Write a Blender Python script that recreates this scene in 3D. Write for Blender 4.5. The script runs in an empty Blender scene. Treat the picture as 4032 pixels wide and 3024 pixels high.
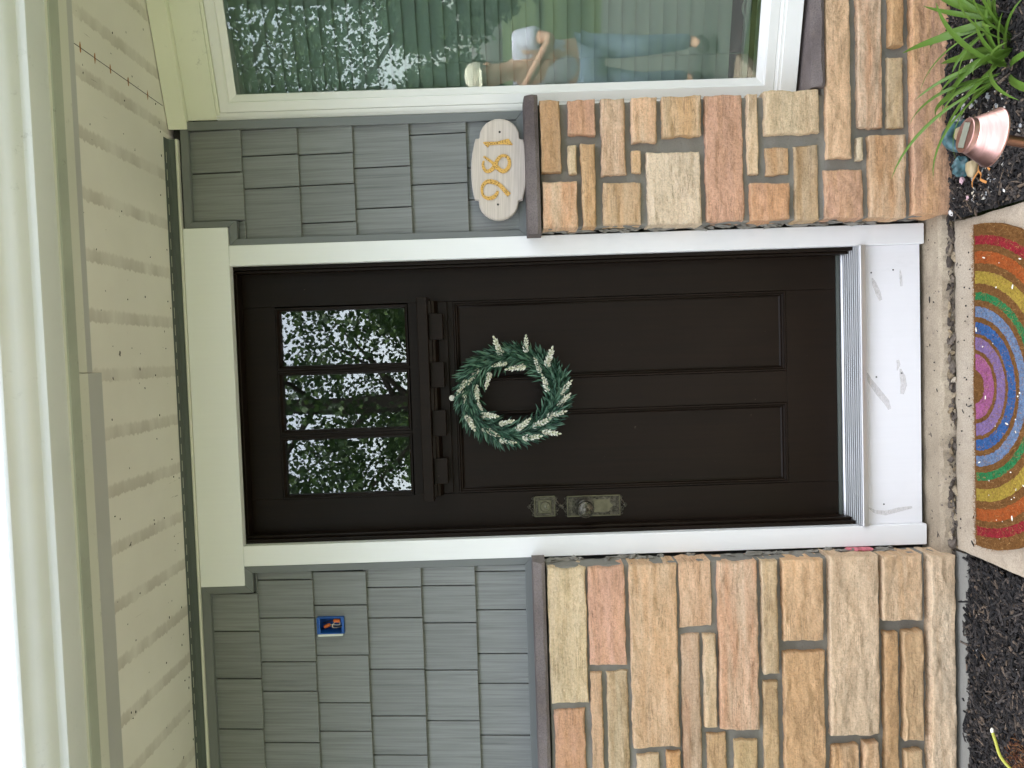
import bpy, bmesh, math, random
from mathutils import Vector, Matrix, noise, Euler

random.seed(7)
sc = bpy.context.scene
col = sc.collection

# ------------------------------------------------------------------ camera
CAM = Vector((.155, -2.530, 1.375))
YAW, PITCH, ROLL = -.0425, 0.0, -.0329
_f = Vector((math.sin(YAW)*math.cos(PITCH), math.cos(YAW)*math.cos(PITCH), math.sin(PITCH)))
_r = Vector((math.cos(YAW), -math.sin(YAW), 0))
_u = _r.cross(_f)
_r2 = _r*math.cos(ROLL) + _u*math.sin(ROLL)
_u2 = -_r*math.sin(ROLL) + _u*math.cos(ROLL)
cd = bpy.data.cameras.new('camera')
cam = bpy.data.objects.new('camera', cd); col.objects.link(cam)
# the phone is held a quarter turn over: picture right = world down
cx, cy, cz = -_u2, _r2, -_f
cam.matrix_world = Matrix(((cx.x, cy.x, cz.x, CAM.x), (cx.y, cy.y, cz.y, CAM.y), (cx.z, cy.z, cz.z, CAM.z), (0, 0, 0, 1)))
cd.sensor_fit = 'HORIZONTAL'; cd.sensor_width = 36; cd.lens = 36*3000/4032
cd.clip_start = .01; cd.clip_end = 3000
sc.camera = cam

# ------------------------------------------------------------------ sky, sun, exposure
SUN_EL, SUN_AZ = math.radians(72), math.radians(18)     # azimuth clockwise from +Y
w = bpy.data.worlds.new('World'); sc.world = w; w.use_nodes = True
wn = w.node_tree; wn.nodes.clear()
sky = wn.nodes.new('ShaderNodeTexSky'); sky.sky_type = 'NISHITA'; sky.sun_disc = False
sky.sun_elevation = SUN_EL; sky.sun_rotation = SUN_AZ; sky.dust_density = 4; sky.air_density = 1.0
bw = wn.nodes.new('ShaderNodeRGBToBW'); mx = wn.nodes.new('ShaderNodeMix'); mx.data_type = 'RGBA'
mx.inputs['Factor'].default_value = .70                  # an overcast, nearly white sky
bg = wn.nodes.new('ShaderNodeBackground'); bg.inputs['Strength'].default_value = .15
wo = wn.nodes.new('ShaderNodeOutputWorld')
wn.links.new(sky.outputs[0], bw.inputs[0]); wn.links.new(sky.outputs[0], mx.inputs['A'])
wn.links.new(bw.outputs[0], mx.inputs['B']); wn.links.new(mx.outputs['Result'], bg.inputs['Color'])
wn.links.new(bg.outputs[0], wo.inputs[0])
sd = bpy.data.lights.new('sun', 'SUN'); sd.energy = .6; sd.angle = math.radians(20); sd.color = (1, .98, .95)
sun = bpy.data.objects.new('sun', sd); col.objects.link(sun)
sdir = Vector((math.sin(SUN_AZ)*math.cos(SUN_EL), math.cos(SUN_AZ)*math.cos(SUN_EL), math.sin(SUN_EL)))
sun.rotation_euler = sdir.to_track_quat('Z', 'Y').to_euler()
vs = sc.view_settings; vs.view_transform = 'Standard'; vs.look = 'None'; vs.gamma = 1; vs.exposure = 3.56
vs.use_curve_mapping = False
cy_ = sc.cycles; cy_.max_bounces = 7; cy_.diffuse_bounces = 4; cy_.glossy_bounces = 3; cy_.transmission_bounces = 2; cy_.transparent_max_bounces = 10
cy_.caustics_reflective = False; cy_.caustics_refractive = False

# ------------------------------------------------------------------ helpers
def s2l(c):
    c = c/255
    return c/12.92 if c <= .04045 else ((c+.055)/1.055)**2.4
def lin(r, g, b, k=1.0): return (s2l(r)*k, s2l(g)*k, s2l(b)*k, 1)

class MB:
    def __init__(s): s.v = []; s.f = []; s.m = []
    def add(s, vs, fs, mi=0):
        o = len(s.v); s.v += [tuple(p) for p in vs]
        s.f += [tuple(i+o for i in f) for f in fs]; s.m += [mi]*len(fs); return s
    def box(s, x0, x1, y0, y1, z0, z1, mi=0, mat=None):
        p = [Vector(q) for q in ((x0,y0,z0),(x1,y0,z0),(x1,y1,z0),(x0,y1,z0),(x0,y0,z1),(x1,y0,z1),(x1,y1,z1),(x0,y1,z1))]
        if mat: p = [mat @ q for q in p]
        return s.add(p, [(0,3,2,1),(4,5,6,7),(0,1,5,4),(1,2,6,5),(2,3,7,6),(3,0,4,7)], mi)
    def prism(s, pts, y0, y1, mi=0):          # polygon in x,z extruded along y
        n = len(pts)
        vs = [(x, y0, z) for x, z in pts] + [(x, y1, z) for x, z in pts]
        fs = [tuple(range(n)), tuple(range(2*n-1, n-1, -1))] + [(i, (i+1) % n, (i+1) % n+n, i+n) for i in range(n)]
        return s.add(vs, fs, mi)
    def extx(s, pts, x0, x1, mi=0):           # polygon in y,z extruded along x
        n = len(pts)
        vs = [(x0, y, z) for y, z in pts] + [(x1, y, z) for y, z in pts]
        fs = [tuple(range(n)), tuple(range(2*n-1, n-1, -1))] + [(i, (i+1) % n, (i+1) % n+n, i+n) for i in range(n)]
        return s.add(vs, fs, mi)
    def tube(s, path, rad, n=8, mi=0, caps=True):
        path = [Vector(p) for p in path]; m = len(path)
        if not hasattr(rad, '__len__'): rad = [rad]*m
        vs = []; up = None
        for i, p in enumerate(path):
            t = (path[min(i+1, m-1)]-path[max(i-1, 0)]).normalized()
            if up is None: up = t.orthogonal().normalized()
            a = (up-t*up.dot(t)).normalized(); up = a; b = t.cross(a)
            vs += [p+(a*math.cos(2*math.pi*k/n)+b*math.sin(2*math.pi*k/n))*rad[i] for k in range(n)]
        fs = [(i*n+k, i*n+(k+1) % n, (i+1)*n+(k+1) % n, (i+1)*n+k) for i in range(m-1) for k in range(n)]
        if caps: fs += [tuple(range(n-1, -1, -1)), tuple((m-1)*n+k for k in range(n))]
        return s.add(vs, fs, mi)
    def lathe(s, prof, n=24, mat=None, mi=0):  # profile (radius, height) about local z
        vs = []
        for r, h in prof:
            for k in range(n):
                a = 2*math.pi*k/n; vs.append(Vector((r*math.cos(a), r*math.sin(a), h)))
        if mat: vs = [mat @ p for p in vs]
        m = len(prof)
        fs = [(i*n+k, i*n+(k+1) % n, (i+1)*n+(k+1) % n, (i+1)*n+k) for i in range(m-1) for k in range(n)]
        fs += [tuple(range(n-1, -1, -1)), tuple((m-1)*n+k for k in range(n))]
        return s.add(vs, fs, mi)
    def ball(s, c, r, sub=2, amp=0, seed=0, mi=0, mat=None):
        bm = bmesh.new(); bmesh.ops.create_icosphere(bm, subdivisions=sub, radius=1)
        rr = r if hasattr(r, '__len__') else (r, r, r)
        vs = []
        for v in bm.verts:
            k = 1+amp*noise.noise(v.co*1.7+Vector((seed*3.1, seed*1.7, 0)))
            p = Vector((v.co.x*rr[0]*k, v.co.y*rr[1]*k, v.co.z*rr[2]*k))
            if mat: p = mat @ p
            vs.append(p+Vector(c))
        bm.verts.ensure_lookup_table(); fs = [tuple(v.index for v in f.verts) for f in bm.faces]; bm.free()
        return s.add(vs, fs, mi)
    def mesh(s, name, mats, bevel=0, smooth=False, angle=35, recalc=True):
        me = bpy.data.meshes.new(name); me.from_pydata(s.v, [], s.f)
        for i, k in enumerate(s.m): me.polygons[i].material_index = k
        if bevel or recalc:
            bm = bmesh.new(); bm.from_mesh(me)
            if recalc: bmesh.ops.recalc_face_normals(bm, faces=bm.faces)
            if bevel:
                es = [e for e in bm.edges if len(e.link_faces) == 2 and e.calc_face_angle(0) > .5]
                bmesh.ops.bevel(bm, geom=es, offset=bevel, segments=1, affect='EDGES', clamp_overlap=True)
            bm.to_mesh(me); bm.free()
        for mt in (mats if isinstance(mats, (list, tuple)) else [mats]): me.materials.append(mt)
        if smooth:
            for p in me.polygons: p.use_smooth = True
            me.set_sharp_from_angle(angle=math.radians(angle))
        me.update(); return me
    def build(s, name, mats, parent=None, **k):
        return place(name, s.mesh(name, mats, **k), parent)

def place(name, me, parent=None, mw=None, color=None):
    o = bpy.data.objects.new(name, me); col.objects.link(o)
    if parent:
        o.parent = parent
        o.matrix_parent_inverse = Matrix.Translation(-parent.location) if parent.type == 'EMPTY' else Matrix.Identity(4)
    if mw: o.matrix_basis = mw
    if color: o.color = color
    return o
def tag(o, label=None, cat=None, group=None, kind=None):
    if label: o['label'] = label
    if cat: o['category'] = cat
    if group: o['group'] = group
    if kind: o['kind'] = kind
    return o
def thing(name, loc, label, cat, group=None):
    o = bpy.data.objects.new(name, None); col.objects.link(o); o.location = loc; o.empty_display_size = .1
    return tag(o, label, cat, group, 'thing')
def fbm(p, oct=4): return noise.fractal(p, 1.0, 2.0, oct)

# ------------------------------------------------------------------ materials
class NT:
    def __init__(s, name):
        s.m = bpy.data.materials.new(name); s.m.use_nodes = True; s.t = s.m.node_tree
        s.b = s.t.nodes['Principled BSDF']; s.out = s.t.nodes['Material Output']
    def n(s, typ, **kw):
        nd = s.t.nodes.new(typ)
        for k, v in kw.items():
            if hasattr(nd, k) and k not in nd.inputs: setattr(nd, k, v)
        return nd
    def l(s, a, b): s.t.links.new(a, b)
    def coord(s, scale=(1, 1, 1), kind='Object', off=None):
        tc = s.n('ShaderNodeTexCoord'); mp = s.n('ShaderNodeMapping'); mp.inputs['Scale'].default_value = scale
        s.l(tc.outputs[kind], mp.inputs['Vector'])
        if off: s.l(off, mp.inputs['Location'])
        return mp.outputs[0]
    def noise(s, vec, scale, detail=4, rough=.55, dist=0):
        nd = s.n('ShaderNodeTexNoise'); nd.inputs['Scale'].default_value = scale; nd.inputs['Detail'].default_value = detail
        nd.inputs['Roughness'].default_value = rough; nd.inputs['Distortion'].default_value = dist
        s.l(vec, nd.inputs['Vector']); return nd.outputs['Fac']
    def ramp(s, fac, stops, interp='LINEAR'):
        r = s.n('ShaderNodeValToRGB'); r.color_ramp.interpolation = interp
        el = r.color_ramp.elements
        while len(el) < len(stops): el.new(.5)
        for e, (p, c) in zip(el, stops):
            e.position = p; e.color = c if hasattr(c, '__len__') else (c, c, c, 1)
        s.l(fac, r.inputs[0]); return r.outputs[0]
    def mix(s, fac, a, b, mode='MIX'):
        m = s.n('ShaderNodeMix'); m.data_type = 'RGBA'; m.blend_type = mode
        for key, v in (('Factor', fac), ('A', a), ('B', b)):
            if hasattr(v, 'is_linked') or hasattr(v, 'links'): s.l(v, m.inputs[key])
            else: m.inputs[key].default_value = v
        return m.outputs['Result']
    def math(s, op, a, b=0, c=0):
        m = s.n('ShaderNodeMath'); m.operation = op
        for i, v in enumerate((a, b, c)):
            if hasattr(v, 'links'): s.l(v, m.inputs[i])
            else: m.inputs[i].default_value = v
        return m.outputs[0]
    def xyz(s, vec):
        x = s.n('ShaderNodeSeparateXYZ'); s.l(vec, x.inputs[0]); return x.outputs
    def bump(s, h, strength=.3, dist=.01, normal=None):
        b = s.n('ShaderNodeBump'); b.inputs['Strength'].default_value = strength; b.inputs['Distance'].default_value = dist
        s.l(h, b.inputs['Height'])
        if normal: s.l(normal, b.inputs['Normal'])
        return b.outputs[0]
    def done(s, color=None, rough=.5, metal=0, spec=None, normal=None):
        if color is not None:
            if hasattr(color, 'links'): s.l(color, s.b.inputs['Base Color'])
            else: s.b.inputs['Base Color'].default_value = color
        if hasattr(rough, 'links'): s.l(rough, s.b.inputs['Roughness'])
        else: s.b.inputs['Roughness'].default_value = rough
        s.b.inputs['Metallic'].default_value = metal
        if spec is not None: s.b.inputs['Specular IOR Level'].default_value = spec
        if normal: s.l(normal, s.b.inputs['Normal'])
        return s.m

def painted(name, c, rough=.45, var=.08, dirt=0, bumpk=.05, scale=3, spec=None):
    t = NT(name); v = t.coord()
    dark = tuple(x*(1-var*2) for x in c[:3])+(1,)
    cc = t.mix(t.ramp(t.noise(v, scale, 5), [(.3, 0), (.7, 1)]), dark, c)
    if dirt:
        d = t.ramp(t.noise(v, 38, 6, .7), [(.6, 0), (.74, 1)])
        d2 = t.math('MULTIPLY', t.ramp(t.noise(v, 3.2, 3), [(.45, 0), (.65, 1)]), d)
        cc = t.mix(t.math('MULTIPLY', d2, dirt), cc, (.05, .045, .035, 1))
    return t.done(cc, rough, spec=spec, normal=t.bump(t.noise(v, 160, 3), bumpk, .002))

def m_stone():
    t = NT('sandstone'); oi = t.n('ShaderNodeObjectInfo')
    off = t.n('ShaderNodeVectorMath'); off.operation = 'SCALE'; off.inputs[0].default_value = (13, 7, 29)
    t.l(oi.outputs['Random'], off.inputs['Scale'])
    v = t.coord(off=off.outputs[0])
    vs_ = t.coord((1.6, 1.6, 17), off=off.outputs[0])
    base = oi.outputs['Color']
    # bedding bands in rust, rose and cream
    band = t.ramp(t.noise(vs_, 1.6, 4, .5, .5), [(.36, 0), (.62, 1)])
    rnd = t.math('FRACT', t.math('MULTIPLY', oi.outputs['Random'], 17.3))
    tone = t.ramp(rnd, [(0, lin(212, 160, 110, 1)), (.35, lin(212, 168, 148, 1)), (.55, lin(226, 206, 178, 1)), (1, lin(202, 168, 122, 1))], 'CONSTANT')
    amt = t.math('MULTIPLY', band, t.ramp(t.math('FRACT', t.math('MULTIPLY', oi.outputs['Random'], 5.7)), [(0, .15), (1, .6)]))
    c = t.mix(amt, base, tone)
    vein = t.ramp(t.noise(vs_, 3.3, 5, .6, 1.2), [(.485, 0), (.5, 1), (.515, 0)])
    c = t.mix(t.math('MULTIPLY', vein, .35), c, lin(172, 104, 50, .7))
    big = t.ramp(t.noise(v, 5, 4), [(.3, .88), (.7, 1.1)])
    c = t.mix(1.0, c, big, 'MULTIPLY')
    gr = t.ramp(t.noise(v, 130, 6, .85), [(.3, .66), (.5, 1), (.7, 1.2)])
    c = t.mix(1.0, c, gr, 'MULTIPLY')
    sp = t.ramp(t.noise(v, 95, 2, .5), [(.70, 0), (.76, 1)])
    c = t.mix(t.math('MULTIPLY', sp, .25), c, (.1, .07, .045, 1))
    vb = t.coord((3, 3, 60), off=off.outputs[0])
    bed_ = t.noise(vb, 1.0, 6, .7, .6)
    line = t.ramp(bed_, [(.455, 0), (.475, 1), (.495, 0)])
    lm = t.math('MULTIPLY', line, t.ramp(t.noise(v, 9, 3), [(.42, 0), (.6, 1)]))
    c = t.mix(t.math('MULTIPLY', lm, .65), c, lin(104, 74, 48))
    geo = t.n('ShaderNodeNewGeometry')
    lip = t.ramp(geo.outputs['Pointiness'], [(.52, 0), (.58, 1)])
    c = t.mix(t.math('MULTIPLY', lip, .25), c, lin(228, 210, 175, .8))
    b1 = t.bump(t.noise(v, 48, 8, .75), .9, .012)
    b1 = t.bump(bed_, .5, .006, b1)
    b2 = t.bump(t.noise(v, 230, 5, .8), .7, .003, b1)
    return t.done(c, .88, spec=.25, normal=b2)

def m_mortar():
    t = NT('mortar'); v = t.coord()
    c = t.mix(t.noise(v, 9, 4), lin(118, 115, 108, .9), lin(150, 146, 137, .9))
    c = t.mix(t.ramp(t.noise(v, 200, 3), [(.6, 0), (.75, .5)]), c, lin(96, 90, 80))
    return t.done(c, .93, spec=.2, normal=t.bump(t.noise(v, 150, 5, .7), .5, .004))

def m_shingle():
    t = NT('grey_shingle'); oi = t.n('ShaderNodeObjectInfo')
    off = t.n('ShaderNodeVectorMath'); off.operation = 'SCALE'; off.inputs[0].default_value = (31, 0, 11)
    t.l(oi.outputs['Random'], off.inputs['Scale'])
    v = t.coord((150, 20, 3.2), off=off.outputs[0])
    g = t.noise(v, 1, 5, .62, .25)
    v2 = t.coord((620, 30, 5), off=off.outputs[0]); g2 = t.noise(v2, 1, 3, .6)
    c = t.mix(t.ramp(g, [(.36, 0), (.6, 1)]), lin(114, 116, 115, .93), lin(130, 132, 131, .93))
    c = t.mix(1, c, t.ramp(oi.outputs['Random'], [(0, .94), (1, 1.06)]), 'MULTIPLY')
    streak = t.ramp(g, [(.30, 1), (.37, 0)])
    c = t.mix(t.math('MULTIPLY', streak, .4), c, lin(84, 86, 85))
    h = t.math('ADD', t.math('MULTIPLY', g, .7), t.math('MULTIPLY', g2, .3))
    return t.done(c, .5, spec=.35, normal=t.bump(h, .45, .003))

def m_door():
    t = NT('dark_brown_fibreglass'); v = t.coord((90, 20, 3)); g = t.noise(v, 1, 5, .6, .3)
    c = t.mix(t.ramp(g, [(.3, 0), (.7, 1)]), lin(17, 10, 5), lin(26, 16, 9))
    dust = t.ramp(t.noise(t.coord(), 70, 3, .6), [(.735, 0), (.76, 1)])
    c = t.mix(t.math('MULTIPLY', dust, .25), c, lin(150, 140, 125))
    r = t.ramp(t.noise(t.coord(), 6, 4), [(.3, .36), (.7, .5)])
    return t.done(c, r, spec=.18, normal=t.bump(g, .18, .0015))

def m_glass(name, tint, ior):
    t = NT(name); t.t.nodes.remove(t.b)
    fr = t.n('ShaderNodeFresnel'); fr.inputs['IOR'].default_value = ior
    tr = t.n('ShaderNodeBsdfTransparent'); tr.inputs['Color'].default_value = tint
    gl = t.n('ShaderNodeBsdfGlossy'); gl.inputs['Roughness'].default_value = .0; gl.inputs['Color'].default_value = (1, 1, 1, 1)
    v = t.coord(); 
    t.l(t.bump(t.noise(v, 2.2, 2), .006, .02), gl.inputs['Normal'])
    mxs = t.n('ShaderNodeMixShader')
    t.l(fr.outputs[0], mxs.inputs[0]); t.l(tr.outputs[0], mxs.inputs[1]); t.l(gl.outputs[0], mxs.inputs[2]); t.l(mxs.outputs[0], t.out.inputs[0])
    return t.m

def m_concrete(name, a, b, speck=.5):
    t = NT(name); v = t.coord()
    c = t.mix(t.ramp(t.noise(v, 3.5, 5), [(.3, 0), (.7, 1)]), a, b)
    c = t.mix(t.ramp(t.noise(v, 16, 5, .7), [(.52, 0), (.75, .45)]), c, lin(126, 112, 100, .8))
    c = t.mix(1, c, t.ramp(t.noise(v, 220, 4, .8), [(.25, .52), (.5, 1), (.75, 1.25)]), 'MULTIPLY')
    vo = t.n('ShaderNodeTexVoronoi'); vo.inputs['Scale'].default_value = 46; t.l(v, vo.inputs['Vector'])
    s1 = t.ramp(vo.outputs['Distance'], [(.12, 1), (.2, 0)])
    sel = t.ramp(t.xyz(vo.outputs['Color'])[0], [(.72, 0), (.78, 1)])
    c = t.mix(t.math('MULTIPLY', t.math('MULTIPLY', s1, sel), speck), c, lin(98, 86, 84))
    return t.done(c, .9, spec=.25, normal=t.bump(t.noise(v, 120, 6, .75), .5, .004))

def m_island(name, stops, rough=.85, bump=True):
    t = NT(name); g = t.n('ShaderNodeNewGeometry')
    c = t.ramp(g.outputs['Random Per Island'], stops)
    v = t.coord((1, 1, 1)); c = t.mix(1, c, t.ramp(t.noise(v, 180, 3), [(.3, .6), (.7, 1.3)]), 'MULTIPLY')
    return t.done(c, rough, spec=.3, normal=t.bump(t.noise(v, 300, 3), .4, .002) if bump else None)

def m_leaf(name, stops, rough=.45, trans=.25):
    t = NT(name); g = t.n('ShaderNodeNewGeometry')
    c = t.ramp(g.outputs['Random Per Island'], stops)
    t.done(c, rough, spec=.35)
    tl = t.n('ShaderNodeBsdfTranslucent'); t.l(c, tl.inputs['Color'])
    m_ = t.n('ShaderNodeMixShader'); m_.inputs[0].default_value = trans
    t.l(t.b.outputs[0], m_.inputs[1]); t.l(tl.outputs[0], m_.inputs[2]); t.l(m_.outputs[0], t.out.inputs[0])
    return t.m

def m_mat():
    t = NT('coir_rainbow'); v = t.coord(kind='Object'); x, y, z = t.xyz(v)
    wob = t.math('MULTIPLY', t.math('SUBTRACT', t.noise(v, 60, 3), .5), .010)
    r = t.math('ADD', t.math('SQRT', t.math('ADD', t.math('MULTIPLY', x, x), t.math('MULTIPLY', y, y))), wob)
    brown = lin(138, 96, 54, .78); Rm = .5
    bands = [(.051, .098, (196, 98, 158)), (.112, .150, (150, 116, 176)), (.161, .194, (44, 98, 172)), (.209, .242, (116, 146, 188)),
             (.261, .284, (30, 136, 66)), (.310, .347, (198, 164, 48)), (.370, .405, (196, 84, 22)), (.424, .452, (170, 22, 34))]
    stops = [(0, brown)]
    for a, b, c in bands: stops += [(a/Rm, lin(*(q*.84+34 for q in c), .72)), (b/Rm, brown)]
    band = t.ramp(t.math('DIVIDE', r, Rm), stops, 'CONSTANT')
    c = t.mix(t.math('LESS_THAN', y, -.012), brown, band)
    fib = t.noise(t.coord((1, 1, 1)), 170, 5, .85)
    c = t.mix(1, c, t.ramp(fib, [(.25, .3), (.5, 1), (.75, 1.6)]), 'MULTIPLY')
    gaps = t.ramp(t.noise(v, 120, 3, .6), [(.28, 1), (.36, 0)])
    c = t.mix(t.math('MULTIPLY', gaps, .65), c, lin(66, 42, 22))
    return t.done(c, .95, spec=.1, normal=t.bump(fib, .8, .006))

def m_soffit():
    t = NT('cream_painted_plywood'); v = t.coord(); x, y, z = t.xyz(v)
    c = t.mix(t.ramp(t.noise(v, 2.2, 5), [(.3, 0), (.7, 1)]), lin(220, 214, 206, .97), lin(232, 227, 220, .97))
    # ghost marks of the old boards, ragged along one side
    wob = t.math('MULTIPLY', t.math('SUBTRACT', t.noise(t.coord((1, 26, 1)), 2.5, 4, .7), .5), .03)
    ph = t.math('FRACT', t.math('DIVIDE', t.math('ADD', t.math('ADD', x, wob), 10.035), .1585))
    stripe = t.ramp(ph, [(.0, 0), (.02, 1), (.2, .75), (.25, 0)])
    patch = t.ramp(t.noise(t.coord((1.4, 6, 1)), 1.6, 4), [(.35, .25), (.6, 1)])
    c = t.mix(t.math('MULTIPLY', t.math('MULTIPLY', stripe, patch), .45), c, lin(160, 146, 132, .85))
    crack = t.ramp(t.noise(t.coord((60, 3, 1)), 1.3, 5, .7), [(.68, 0), (.7, 1)])
    cm = t.math('MULTIPLY', crack, t.ramp(t.noise(v, 3.1, 3), [(.5, 0), (.62, 1)]))
    c = t.mix(t.math('MULTIPLY', cm, .7), c, lin(104, 92, 76))
    sp = t.ramp(t.noise(v, 46, 2, .4), [(.745, 0), (.76, 1)])
    c = t.mix(t.math('MULTIPLY', sp, .85), c, lin(42, 36, 28))
    return t.done(c, .6, spec=.3, normal=t.bump(t.noise(t.coord((90, 8, 1)), 1, 4), .12, .003))

def m_grained_white(name, c, dirt=0):
    t = NT(name); g = t.noise(t.coord((120, 20, 4)), 1, 4, .6)
    v = t.coord()
    cc = t.mix(g, tuple(k*.95 for k in c[:3])+(1,), c)
    if dirt:
        d = t.math('MULTIPLY', t.ramp(t.noise(t.coord((1, 1, .5)), 22, 6, .7), [(.55, 0), (.72, 1)]), t.ramp(t.noise(v, 3, 2), [(.45, 0), (.7, 1)]))
        cc = t.mix(t.math('MULTIPLY', d, dirt), cc, lin(128, 122, 104))
    return t.done(cc, .42, spec=.4, normal=t.bump(g, .1, .001))

def m_metal(name, c, rough, stretch=(1, 1, 1), sc_=80, dark=.5):
    t = NT(name); v = t.coord(stretch); n_ = t.noise(v, sc_, 4)
    cc = t.mix(t.ramp(n_, [(.35, 0), (.65, 1)]), tuple(k*dark for k in c[:3])+(1,), c)
    return t.done(cc, t.ramp(n_, [(.3, rough*1.4), (.7, rough*.8)]), metal=1, normal=t.bump(n_, .1, .001))

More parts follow.
